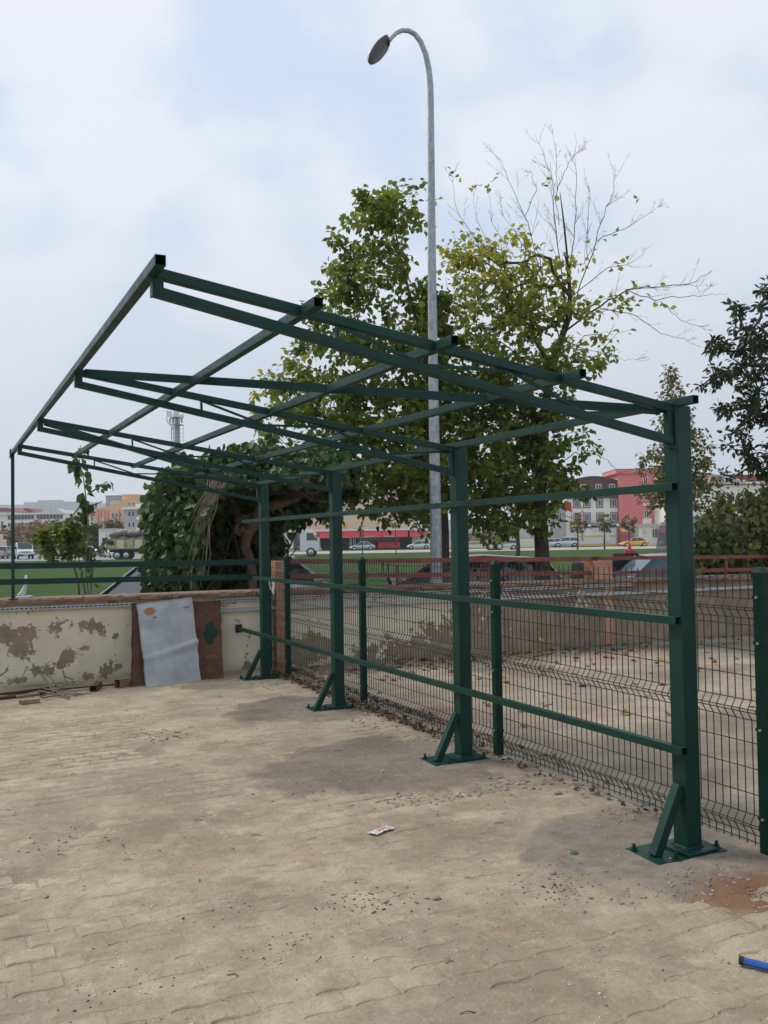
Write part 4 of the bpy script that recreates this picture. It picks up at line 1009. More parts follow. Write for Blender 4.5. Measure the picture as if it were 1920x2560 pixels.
# ---- far trees
def fartree(name, label, px, dep, H, W, m, n, seed, group=None, trunk=.1, ysh=.62, tint=.5, ls=.35, pal=None, cat='tree'):
    r = np.random.default_rng(seed); b = lat(px, dep); t = empty(name, b, 0, label, cat, group)
    def f():
        tr = [b+np.array([r.normal(0, .05), 0, z]) for z in np.linspace(-.1, H*ysh, 5)]
        tips = []
        while len(tips) < n//9:
            u = r.uniform(-1, 1, 3)
            if u@u < 1: tips.append(b+np.array([u[0]*W/2, u[1]*W/2, H*ysh+u[2]*H*(1-ysh)*1.0]))
        nd, pr_, en = grow(tr, np.array(tips), r, seg=.6, wob=.06); wood(nd, pr_, trunk, trunk*.5, 5, M_BARK, t, minr=.02)
        pos, dr, sz = foliate(nd, pr_, en, 9, r, ls, spread=W*.07, span=3); leaves('crown', pos, dr, sz, tint+r.normal(0, .2, len(pos)), m, t, seed=seed)
    under(t, f); return t
for k, (px, lb) in enumerate(((1444, 'round headed young street tree with its trunk in front of the yellow signboard'), (1511, 'young street tree before the yellow striped hoarding'), (1573, 'young street tree beside the yellow taxi'))):
    fartree('street_tree', lb, px, 118, 4.9-.25*(k == 2), 2.2, M_OLIVE, 260, 60+k, 'young trees planted along the street', .13, .72, .35)
fartree('street_tree', 'leaning thin sapling in front of the silver sedan', 906, 100, 3.6, 1.1, M_OLIVE, 50, 70, 'young trees planted along the street', .07, .8, .5)
fartree('street_tree', 'thin bare sapling right of the silver sedan under the red awning', 989, 105, 4.2, 1.0, M_OLIVE, 40, 71, 'young trees planted along the street', .07, .8, .5)
fartree('street_tree', 'small round headed tree in front of the stake truck load', 393, 85, 3.3, 2.0, M_FARB, 150, 72, 'young trees planted along the street', .12, .75, .2)
fartree('street_tree', 'young trunk standing between the white hatchback and the thick mulberry trunk', 1293, 40, 7, 2.2, M_LEAF, 300, 73, 'young trees planted along the street', .11, .82, .3, .2)
for k, (px, dep, H, W, m, lb) in enumerate(((45, 165, 9.0, 13, M_FARB, 'hazy russet tree behind the white flatbed van'), (15, 170, 8.0, 10, M_FARG, 'pale green tree at the far left behind the chevron truck'), (120, 175, 10.5, 13, M_FARB, 'tall russet tree in front of the long grey office block'), (165, 165, 8.5, 10, M_FARG, 'olive green tree right of the russet trees on the car park'), (300, 170, 10.0, 8, M_FARG, 'green tree before the apricot building'), (232, 160, 8.5, 6, M_FARG, 'dark green tree left of the white shed'), (75, 180, 8.0, 9, M_FARB, 'low russet tree between two larger ones at the car park edge'))):
    fartree('parking_lot_tree', lb, px, dep, H*.66, W*.85, m, 900, 90+k, 'trees along the far side of the car park', .2, .5, .5, .8)

# ================================================================== BUILDINGS
def mpx(dep): return dep/FPX
class Bld:
    """a building drawn in facade coordinates: x to the right, y away, z up, origin at column px"""
    def __init__(s, name, label, px, dep, turn=0.0, cat='building', group=None):
        s.p = lat(px, dep); s.px = px; s.dep = dep; s.k = mpx(dep)
        s.o = empty(name, s.p, CAMR+turn, label, cat, group); s.hy = 1348-(px-960)*.0157
    def x(s, px): return (px-s.px)*s.k
    def z(s, py): return (s.hy-py)*s.k+(1.6-GZ)
    def part(s, name, m, fn, bevel=0, kind=None):
        q = MB(); fn(q); return q.build(name, m, s.o, bevel=bevel, kind=kind)
    def slab(s, name, m, x0, x1, z0, z1, y0=0.0, y1=8.0, bevel=0):
        return s.part(name, m, lambda q: q.box(((x0+x1)/2, (y0+y1)/2, (z0+z1)/2), (x1-x0, y1-y0, z1-z0)), bevel)
    def win(s, x, z, w, h, frame=M_PVC, surround=None, cols=2, y=0.0, glass=M_GLASS, name='window'):
        q = MB(); t = .07*min(1, w)+.03
        if surround: q.box((x, y-.03, z), (w+.30, .06, h+.30), mi=1)
        yf = y-.07
        q.box((x-w/2+t/2, yf, z), (t, .09, h)); q.box((x+w/2-t/2, yf, z), (t, .09, h)); q.box((x, yf, z+h/2-t/2), (w-2*t, .09, t)); q.box((x, yf, z-h/2+t/2), (w-2*t, .09, t))
        for c in range(1, cols): q.box((x-w/2+w*c/cols, yf, z), (t*.8, .085, h-2*t))
        f = q.build(name, [frame, surround or frame], s.o)
        MB().box((x, y-.045, z), (w-t, .03, h-t)).build('pane', glass, f); return f
# ---- white block with brown curved mansard and signboard
B = Bld('apartment_block', 'white three storey block with a curved dark brown top floor above a black signboard', 1416, 158)
wx = B.x(1549)
B.slab('wall', M_WHITEP, 0, wx, 0, B.z(1244), 0, 10)
def mans(q):
    zc = B.z(1244); n = 14; pts = [(-.15, zc), (-.15, B.z(1208))]
    for i in range(n+1):
        t = i/n; x = -.1+(wx+.2)*t; pts.append((x, B.z(1211)+(B.z(1193)-B.z(1211))*math.sin(math.pi*(t*.86+.05))))
    pts += [(wx+.15, zc)]; q.prism(pts, -.25, 10.2)
B.part('mansard_roof', M_BROWN, mans)
B.slab('cornice', M_TRIM, -.2, wx+.2, B.z(1246), B.z(1243), -.4, 0)
def rim(q):
    pts = []
    for i in range(15):
        t = i/14; pts.append((-.1+(wx+.2)*t, -.3, .05+B.z(1211)+(B.z(1193)-B.z(1211))*math.sin(math.pi*(t*.86+.05))))
    for a, b in zip(pts, pts[1:]): q.beam(a, b, .3, .14)
B.part('roof_edge', M_TRIM, rim)
for px in (1460, 1498, 1532): B.win(B.x(px), B.z(1222), 1.05, 1.45, y=-.25, cols=2)
for px in (1444, 1469, 1501, 1536):
    for py in (1259, 1294): B.win(B.x(px), B.z(py), 1.02, 1.40, surround=M_TRIM, cols=3)
B.slab('signboard', M_SIGN, B.x(1460), B.x(1559), B.z(1320), B.z(1308.5), -.9, -.6)
B.slab('signboard', M_SIGN, B.x(1424), B.x(1460)-.05, B.z(1320), B.z(1309.5), -.85, -.6)
B.slab('signboard_panel', M_YBAND, B.x(1426), B.x(1459), B.z(1317.5), B.z(1312), -.88, -.84)
text('sign_lettering', 'DEMİRT   OBAS TAKSİ', .55, M_PVC, B.o, (B.x(1507), -.92, B.z(1312.6)), (math.pi/2, 0, 0), .02, .82)
text('sign_lettering', '0224 246 36 00   444 23 23', .2, M_PVC, B.o, (B.x(1507), -.92, B.z(1317.4)), (math.pi/2, 0, 0), .02, 1)
for px in (1471, 1542): B.part('emblem', M_PVC, lambda q: q.lathe([(.3, 0), (.3, .03)], (B.x(px), -.91, B.z(1314)), 16, M=Matrix.Rotation(math.pi/2, 3, 'X')))
for px, ch in ((1430, 'OTEL'), (1457, 'CAFE')):
    for i_, c_ in enumerate(ch): text('red_letter', c_, .72, M_AWN, B.o, (B.x(px), -.06, B.z(1270+i_*10.5)), (math.pi/2, 0, 0), .03)
B.slab('hoarding', M_PVC, B.x(1438), B.x(1536), 0, B.z(1322), -1.4, -.05)
B.slab('yellow_stripe', M_YBAND, B.x(1438)-.02, B.x(1536)+.02, B.z(1343.5), B.z(1339.5), -1.44, -1.40)
B.slab('yellow_stripe', M_YBAND, B.x(1438)-.02, B.x(1536)+.02, 0, B.z(1360), -1.44, -1.40)
B.win(B.x(1511), B.z(1341), 1.05, 2.0, y=-1.40, glass=M_WHITEP); B.win(B.x(1451), B.z(1340), .4, 1.9, y=-1.40)
def umb(q): q.quad([(B.x(1534), -4, B.z(1322)), (B.x(1567), -4, B.z(1332)), (B.x(1567), -1.5, B.z(1332)), (B.x(1534), -1.5, B.z(1322))]); q.quad([(B.x(1534), -4, B.z(1322)), (B.x(1567), -4, B.z(1332)), (B.x(1540), -4, B.z(1332))])
B.part('canvas_awning', M_ORANGE, umb)
B.slab('low_extension', M_GREYF, B.x(1376), -.02, 0, B.z(1268), .5, 8); B.slab('low_extension_roof', M_BROWN, B.x(1372), -.02, B.z(1268), B.z(1258), .2, 8)
for px in (1385, 1400): B.win(B.x(px), B.z(1292), .9, 1.1, y=.5)
# ---- pink block
B = Bld('apartment_block', 'tall pink windowless fronted block with a single column of windows', 1549.5, 157)
wx = B.x(1662)
B.slab('wall', M_PINK, 0, wx, 0, B.z(1184), 0, 9)
B.slab('parapet', M_PINK, B.x(1542), wx+.2, B.z(1184), B.z(1174), -.5, 9.4); B.slab('parapet_cap', M_REDT, B.x(1541.5), wx+.25, B.z(1174), B.z(1172.6), -.55, 9.45)
for py in (1202, 1242, 1286): B.win(B.x(1617), B.z(py), .85, 1.35, cols=2)
for py in (1221, 1262): B.slab('balcony_panel', M_WHITEP, B.x(1609), B.x(1626), B.z(py+3), B.z(py-3), -.1, 0)
B.slab('balcony_panel', M_WHITEP, B.x(1607), B.x(1628), B.z(1311), B.z(1297), -.5, 0)
B.part('satellite_dish', M_WHITEP, lambda q: q.lathe([(.05, -.1), (.34, .04), (.36, .07)], (B.x(1641), -.3, B.z(1199)), 14, M=Matrix.Rotation(math.pi/2+.4, 3, 'X')))
B.slab('shop_front', M_WHITEP, B.x(1588), wx+.4, 0, B.z(1312), -2.2, 0); B.slab('fascia', M_GREYF, B.x(1586), wx+.5, B.z(1319), B.z(1311), -2.5, -2.2)
B.slab('poster_panel', M_PVC, B.x(1596), B.x(1620), B.z(1348), B.z(1322), -2.24, -2.2)
def burg(q):
    q.lathe([(.45, 0), (.42, .03)], (B.x(1603), -2.27, B.z(1331)), 12, M=Matrix.Rotation(math.pi/2, 3, 'X'))
B.part('poster_print', M_ORANGE, burg)
for px, w_ in ((1627, 1.0), (1646, 1.9)): B.win(B.x(px), B.z(1334), w_, 1.7, y=-2.2, cols=2)
B.slab('side_column', M_GREYF, B.x(1580), B.x(1589), 0, B.z(1315), -2.0, 0)
# ---- white house with red roof at the right
B = Bld('white_house', 'long white building with a dark gable and red brown roof behind the sparse tree', 1668, 150)
wx = B.x(2010)
B.slab('wall', M_WHITEP, 0, wx, 0, B.z(1213), 0, 10)
def rf(q): q.prism([(B.x(1770), B.z(1215)), (B.x(1800), B.z(1189)), (wx, B.z(1192)), (wx, B.z(1215))], -.5, 10)
B.part('roof', M_REDT, rf)
def gb(q): q.prism([(B.x(1778), B.z(1188)), (B.x(1862), B.z(1207)), (B.x(1862), B.z(1213)), (B.x(1770), B.z(1213))], -.7, -.52)
B.part('gable', M_GREYF, gb)
B.part('verge_board', M_PVC, lambda q: q.beam((B.x(1776), -.75, B.z(1186)), (B.x(1862), -.75, B.z(1206)), .12, .25))
B.slab('eaves', M_PVC, B.x(1862), wx, B.z(1213), B.z(1208), -.8, -.5)
B.slab('side_wing_roof', M_GREYF, -.2, B.x(1770), B.z(1213), B.z(1204), -.2, 9)
for px in (1690, 1715, 1738, 1752): 
    for py in (1232, 1268, 1300): B.win(B.x(px), B.z(py), 1.1, 1.3)
# ---- cream block with red awnings
B = Bld('shop_building', 'cream four storey shop building with long red awnings over a dark shopfront', 742, 160)
wx = B.x(1110)
B.slab('wall', M_CREAM, 0, B.x(1030), B.z(1328), B.z(1180), 0, 11); B.slab('wall', M_WHITEP, B.x(1030)+.02, wx, 0, B.z(1215), .4, 10)
B.slab('plinth_wall', M_DARK, 0, B.x(1030), 0, B.z(1328), .6, 11)
B.slab('moulding', M_WHITEP, -.1, B.x(1030)+.1, B.z(1330), B.z(1325.5), -.12, 0)
B.slab('roof', M_REDT, -.3, B.x(1030)+.3, B.z(1180), B.z(1172), -.5, 11.5)
for py in (1203, 1238, 1273):
    for px in (775, 812, 852, 925, 965, 1005): B.win(B.x(px), B.z(py), 1.2, 1.5)
for x0, x1 in ((745, 838), (845, 900), (903, 955), (955.5, 1020), (1024, 1066)):
    def aw(q, x0=x0, x1=x1):
        a, b = B.x(x0)+.03, B.x(x1)-.03
        q.quad([(a, -2.2, B.z(1342.5)), (b, -2.2, B.z(1342.5)), (b, 0, B.z(1331)), (a, 0, B.z(1331))]); q.quad([(a, -2.18, B.z(1342.6)), (b, -2.18, B.z(1342.6)), (b, -.02, B.z(1332)), (a, -.02, B.z(1332))][::-1])
        q.quad([(a, -2.2, B.z(1342.5)), (a, 0, B.z(1331)), (a, 0, B.z(1342.5))]); q.quad([(b, 0, B.z(1331)), (b, -2.2, B.z(1342.5)), (b, 0, B.z(1342.5))])
    aw_ = B.part('awning', M_AWN, aw)
    v = MB(); v.box(((B.x(x0)+B.x(x1))/2, -2.22, B.z(1344.6)), (B.x(x1)-B.x(x0)-.08, .04, .30)); v.build('valance', M_AWNV, aw_)
text('awning_lettering', 'CAR CAFE', .34, M_PVC, B.o, (B.x(922), -2.26, B.z(1344.6)), (math.pi/2, 0, 0), .02, 1.5)
text('awning_lettering', 'CAR CAFE', .34, M_PVC, B.o, (B.x(974), -2.26, B.z(1344.6)), (math.pi/2, 0, 0), .02, 1.2)
B.slab('red_counter', M_AWN, B.x(945), B.x(1000), .2, B.z(1358), -.6, -.1); B.slab('shop_window', M_GLASS, B.x(894), B.x(1000), B.z(1356), B.z(1347.5), -.1, .4)
for px in (874, 877.5, 883, 887): B.slab('door_frame', M_PVC, B.x(px), B.x(px)+.14, .1, B.z(1346), -.1, 0)
B.slab('menu_board', M_YBAND, B.x(857), B.x(868), B.z(1323), B.z(1310), -.08, 0)
# ---- apricot hall
B = Bld('apricot_building', 'apricot coloured hall with a sloping roofline and pilasters, left of the vine', 238, 172)
def ap(q): q.prism([(0, 0), (0, B.z(1272)), (B.x(262), B.z(1268)), (B.x(302), B.z(1254)), (B.x(368), B.z(1236.5)), (B.x(395), B.z(1242)), (B.x(395), 0)], 0, 14)
B.part('wall', M_ORANGE, ap)
B.slab('roof_block', M_ORANGE, B.x(300), B.x(342), B.z(1256), B.z(1237), 1.5, 9); B.slab('roof_block_cap', M_WHITEP, B.x(298), B.x(344), B.z(1237), B.z(1235.6), 1.2, 9.3)
B.slab('roof_structure', M_GREYF, B.x(268), B.x(300), B.z(1264), B.z(1252), 2, 6)
for px in (245, 253, 262, 270, 298): B.slab('pilaster', M_PINK, B.x(px), B.x(px)+.18, 1, B.z(1275), -.12, 0)
for px in (283, 292, 301): 
    B.win(B.x(px), B.z(1288), .42, .85, cols=1); B.win(B.x(px), B.z(1314), .42, .7, cols=1)
for px in (324, 335): B.win(B.x(px), B.z(1261), .4, .5, cols=1)
B.slab('wall_unit', M_PVC, B.x(256), B.x(262), B.z(1304), B.z(1296), -.5, 0)
# ---- grey balcony block
B = Bld('balcony_block', 'pale grey apartment block with white balconies between the apricot hall and the vine', 311, 150)
wx = B.x(420)
B.slab('wall', M_GREYF, 0, wx, 0, B.z(1272), 0, 9); B.slab('roof_slab', M_WHITEP, B.x(309), wx, B.z(1274), B.z(1268), -1.2, 9)
B.slab('roof_terrace', M_WHITEP, B.x(343), wx, B.z(1268), B.z(1260), -.8, -.6)
for py in (1300, 1325):
    B.slab('balcony', M_WHITEP, B.x(346), B.x(384), B.z(py), B.z(py-7), -1.1, 0); B.slab('balcony_recess', M_CREAM, B.x(350), B.x(382), B.z(py-7), B.z(py-22), -.05, .02)
for py in (1285, 1312):
    for px in (324, 334): B.win(B.x(px), B.z(py), .5, .95, cols=1)
B.slab('low_roof', M_WHITEP, B.x(318), wx, B.z(1336), B.z(1332), -2, 0)
# ---- white shed and van bodies in front
B = Bld('white_shed', 'flat white roadside shed behind the parked cars near the apricot building', 247, 125)
B.slab('wall', M_WHITEP, 0, B.x(287), 0, B.z(1323.5), 0, 4); B.slab('opening', M_DARK, B.x(256), B.x(270), .3, B.z(1345), -.05, 0); B.slab('roof', M_PVC, B.x(244), B.x(290), B.z(1323.5), B.z(1322), -.4, 4.3)
# ---- long office block
B = Bld('office_block', 'long low grey office block with ribbon windows behind the russet trees', -70, 230)
wx = B.x(160)
B.slab('wall', M_WHITEP, 0, wx, 0, B.z(1288), 0, 14)
for py0, py1 in ((1290, 1301), (1309, 1319), (1327, 1336)):
    for a, b in ((20, 52), (53, 86), (92, 124), (125, 158)):
        f = B.slab('ribbon_window', M_GREYF, B.x(a), B.x(b), B.z(py1), B.z(py0), -.12, 0)
        n = 4
        for i_ in range(n): MB().box((B.x(a)+(i_+.5)*(B.x(b)-B.x(a))/n, -.16, (B.z(py0)+B.z(py1))/2), ((B.x(b)-B.x(a))/n-.25, .06, B.z(py0)-B.z(py1)-.2)).build('pane', M_GLASS, f)
B.slab('roof_slab', M_WHITEP, -.5, wx+.3, B.z(1288), B.z(1285.5), -1.0, 14)
def rp(q): q.prism([(B.x(86), B.z(1285.5)), (B.x(130), B.z(1275)), (B.x(138), B.z(1275)), (B.x(162), B.z(1285.5))], .5, 13)
B.part('pitched_roof', M_GREYF, rp)
for px in (14, 42): B.win(B.x(px-8), B.z(1312), .8, 1.6)
for k, (a, b, lb) in enumerate(((-60, 40, 'leftmost red tiled house roof showing over the office block'), (28, 84, 'red tiled house roof between the leftmost roof and the pitched grey roof'), (150, 205, 'dark red tiled house at the foot of the hill behind the small sapling'), (195, 240, 'red roofed house just left of the apricot hall'))):
    Bh = Bld('red_roofed_house', lb, a, 300+12*k, group='red roofed houses below the hill')
    x1 = Bh.x(b); zt = 1286-6*(k < 2)+4*(k >= 2); Bh.slab('wall', M_WHITEP, 0, x1, 0, Bh.z(zt), 0, 10)
    Bh.part('roof', M_REDT, lambda q: q.prism([(-.6, Bh.z(zt)), (x1*.2, Bh.z(zt-9)), (x1*.8, Bh.z(zt-9)), (x1+.6, Bh.z(zt))], -.6, 10.6))
    for i_ in range(3): Bh.win(x1*(.2+.3*i_), Bh.z(zt+8), .9, 1.3)
    Bh.part('satellite_dish', M_WHITEP, lambda q: q.lathe([(.05, -.1), (.5, .06), (.52, .09)], (x1*.55, -.8, Bh.z(zt-8)), 12, M=Matrix.Rotation(math.pi/2+.4, 3, 'X')))
# ---- hills with hazy apartment rows
def hill(name, dep, prof_, m, seed):
    V = []; n = 220; pxs = np.linspace(-2600, 4600, n); r = np.random.default_rng(seed)
    hh = np.interp(pxs, [p[0] for p in prof_], [p[1] for p in prof_])+(fbm(pxs, pxs*0, seed, .012, 5)-.5)*9
    for k_ in range(2):
        for x, h in zip(pxs, hh):
            p = lat(x, dep+k_*500); p[2] = (-1 if k_ else 0); V.append(p) if k_ else None
    F = []; rows = []
    V = []
    for t, dd in ((0, -260), (.55, -110), (.85, -30), (1, 0), (.9, 160), (0, 600)):
        for x, h in zip(pxs, hh):
            p = lat(x, dep+dd); p[2] = GZ-1+max(2, (h)*dep/FPX*t+t*1.6+r.normal(0, .5)*t); V.append(p)
    for a in range(5):
        for i in range(n-1): F.append((a*n+i, a*n+i+1, (a+1)*n+i+1, (a+1)*n+i))
    me = bpy.data.meshes.new(name); me.from_pydata(V, [], F); me.materials.append(m); o = bpy.data.objects.new(name, me); COL.objects.link(o); struct(o); return o
hill('far_hill', 2300, [(-2600, 122), (-900, 122), (-60, 103), (60, 104), (180, 106), (260, 102), (420, 88), (700, 62), (1100, 45), (1500, 52), (2000, 62), (4600, 70)], M_HILL, 3)
hill('middle_ridge', 1300, [(-2600, 60), (-400, 66), (0, 72), (110, 76), (200, 70), (330, 62), (500, 40), (900, 24), (1500, 26), (2200, 38), (4600, 40)], M_HILL, 5)
for k, (a, b, t, lb) in enumerate(((60, 92, 1257, 'hazy apartment slab on the hilltop, leftmost of the row'), (95, 152, 1252, 'broad hazy apartment slab crowning the hill'), (100, 118, 1268, 'hazy tower block low on the hill below the broad slab'), (154, 190, 1258, 'hazy low apartment slab at the right end of the hilltop row'), (265, 300, 1240, 'hazy grey apartment slab rising behind the apricot hall'))):
    Bh = Bld('hillside_block', lb, a, 1950+30*k if k != 4 else 700, group='hazy apartment blocks on the hill')
    x1 = Bh.x(b); zb = Bh.z(1283) if k != 4 else 0
    Bh.slab('wall', flat('hazed_grey_render', (.22, .22, .22), .9), 0, x1, min(zb, Bh.z(1290)), Bh.z(t), 0, 22)  # distance haze painted into the wall colour as a flat grey
    for i_ in range(5):
        for j_ in range(3):
            Bh.slab('window', M_GREYF, x1*(.08+.185*i_), x1*(.18+.185*i_), Bh.z(t+4+j_*6+2.4), Bh.z(t+4+j_*6), -.3, 0)
    Bh.slab('roof', M_REDT, -.5, x1+.5, Bh.z(t), Bh.z(t-1.2), -.5, 22.5)

# ================================================================== MAST, LAMP POST
B = Bld('cell_mast', 'galvanised telephone mast carrying white antenna panels and dishes at its top', 444, 120, cat='mast')
kx = B.k
def mast(q):
    for sx, sy in ((-.38, 0), (.38, 0), (0, .6)): q.tube([(sx*1.2, sy*1.2, 0), (sx, sy, B.z(1032))], .07, 6)
    q.tube([(0, .25, 0), (0, .25, B.z(1034))], [.42, .30], 10)
B.part('tower', M_GALV, mast)
def rungs(q):
    z = 3
    while z < B.z(1040): q.tube([(-.62, -.1, z), (.62, -.1, z)], .03, 4); q.tube([(.95, 0, z), (.5, 0, z)], .02, 4); z += .55
    q.tube([(.95, 0, 1), (.95, 0, B.z(1060))], .025, 4); q.tube([(-.72, 0, .2), (-.72, 0, B.z(1068))], .07, 6, mi=0)
B.part('ladder', M_GALV, rungs)
for x, z0, z1, w_ in ((424.5, 1042, 1026, .30), (432, 1046, 1028, .32), (443, 1042, 1027, .34), (450, 1044, 1026, .3)):
    B.slab('antenna_panel', M_PVC, B.x(x)-w_/2, B.x(x)+w_/2, B.z(z0), B.z(z1), -.7, -.45, bevel=.04)
for x, z, r_ in ((459.5, 1041, .34), (438, 1067, .26), (434, 1060, .2)): B.part('dish', M_PVC, lambda q: q.lathe([(r_, 0), (r_, .18), (r_*.6, .3)], (B.x(x), -.7, B.z(z)), 14, M=Matrix.Rotation(math.pi/2, 3, 'X')))
def plat(q):
    for zz in (1044, 1062): q.lathe([(.95, 0), (.95, .05)], (0, 0, B.z(zz)), 16)
    q.tube([(-1.3, -.3, B.z(1042)), (-1.2, -.3, B.z(1055)), (-.7, -.3, B.z(1063)), (-.3, -.2, B.z(1062))], .06, 6)
    for a in range(5): q.box((-.8+a*.4, -.45, B.z(1052)), (.22, .2, .6))
B.part('equipment', M_GALV, plat)

lp = empty('lamp_post', lat(1091, 13.6), CAMR, 'tall galvanised octagonal lamp post with a curved arm and a single oval lamp head', 'street lamp')
LP = Vector(lp.location); LI = Matrix.Rotation(-CAMR, 3, 'Z')
def lpl(px, py, d=13.6):
    return LI @ (Vector([float(v) for v in at(px, py, d)])-LP)
q = MB(); pts = [lpl(1090, 1520), lpl(1090, 1350), lpl(1084, 1000), lpl(1080, 700), lpl(1078, 400), lpl(1077, 260)]
pts[0].z = -.1; q.tube(pts, [.092, .088, .078, .066, .054, .048], 8, cap=False); q.build('pole', M_POLE, lp)
cur = [(1077, 262), (1076, 215), (1072, 172), (1064, 135), (1052, 105), (1038, 86), (1022, 77), (1005, 76), (990, 83), (978, 95), (971, 103)]
q = MB(); q.tube([lpl(*c, 13.6-.010*k*k*.3) for k, c in enumerate(cur)], [.050-.0022*k for k in range(len(cur))], 12, cap=False); q.build('arm', M_POLE, lp, smooth=True)
# head: oval shell, flat lens below, held at its neck
hc = lpl(950, 124, 13.2); hm = Matrix.Rotation(R(28), 3, 'Y') @ Matrix.Rotation(R(-38), 3, 'X') @ Matrix.Rotation(R(0), 3, 'Z')
a_ = lpl(972, 102, 13.35); b_ = lpl(928, 146, 13.05); ax = (b_-a_).normalized(); tocam = (lpl(950, 300, 4)-hc).normalized()
dn = Vector((.10, -.62, -.80)); dn = (dn-ax*dn.dot(ax)).normalized(); sdv = ax.cross(dn)
def oval(t): return .112*math.sin(math.pi*min(1, (t*.84+.12)))**.5
V = []; F = []; NS, NA = 14, 12; Ln = (b_-a_).length*1.18
for i in range(NS+1):
    t = i/NS; c = a_-ax*.02+ax*Ln*t; wd = oval(t)*1.28 if 0 < i < NS else .02; hgt = wd*.62
    for j in range(NA+1):
        a = math.pi*j/NA; V.append(tuple(c+sdv*math.cos(a)*wd-dn*math.sin(a)*hgt))
for i in range(NS):
    for j in range(NA): F.append((i*(NA+1)+j, i*(NA+1)+j+1, (i+1)*(NA+1)+j+1, (i+1)*(NA+1)+j))
q = MB(); q.v = V; q.f = F; q.m = [0]*len(F); hd = q.build('lamp_head', M_LAMP, lp, smooth=True)
V = []
for i in range(NS+1):
    t = i/NS; c = a_-ax*.02+ax*Ln*t; wd = (oval(t)*1.24 if 0 < i < NS else .015)
    for s_ in (-1, -.5, 0, .5, 1): V.append(tuple(c+sdv*s_*wd+dn*(.030*(1-s_*s_))))
F = [(i*5+j, i*5+j+1, (i+1)*5+j+1, (i+1)*5+j) for i in range(NS) for j in range(4)]
q = MB(); q.v = V; q.f = F; q.m = [0]*len(F); q.build('lens', M_LENS, hd, smooth=True)
q = MB(); q.tube([a_+ax*-.06, a_+ax*.06], .034, 10); q.box(a_+ax*.07+dn*.012, (.07, .09, .06)); q.build('neck_clamp', M_DARK, lp)

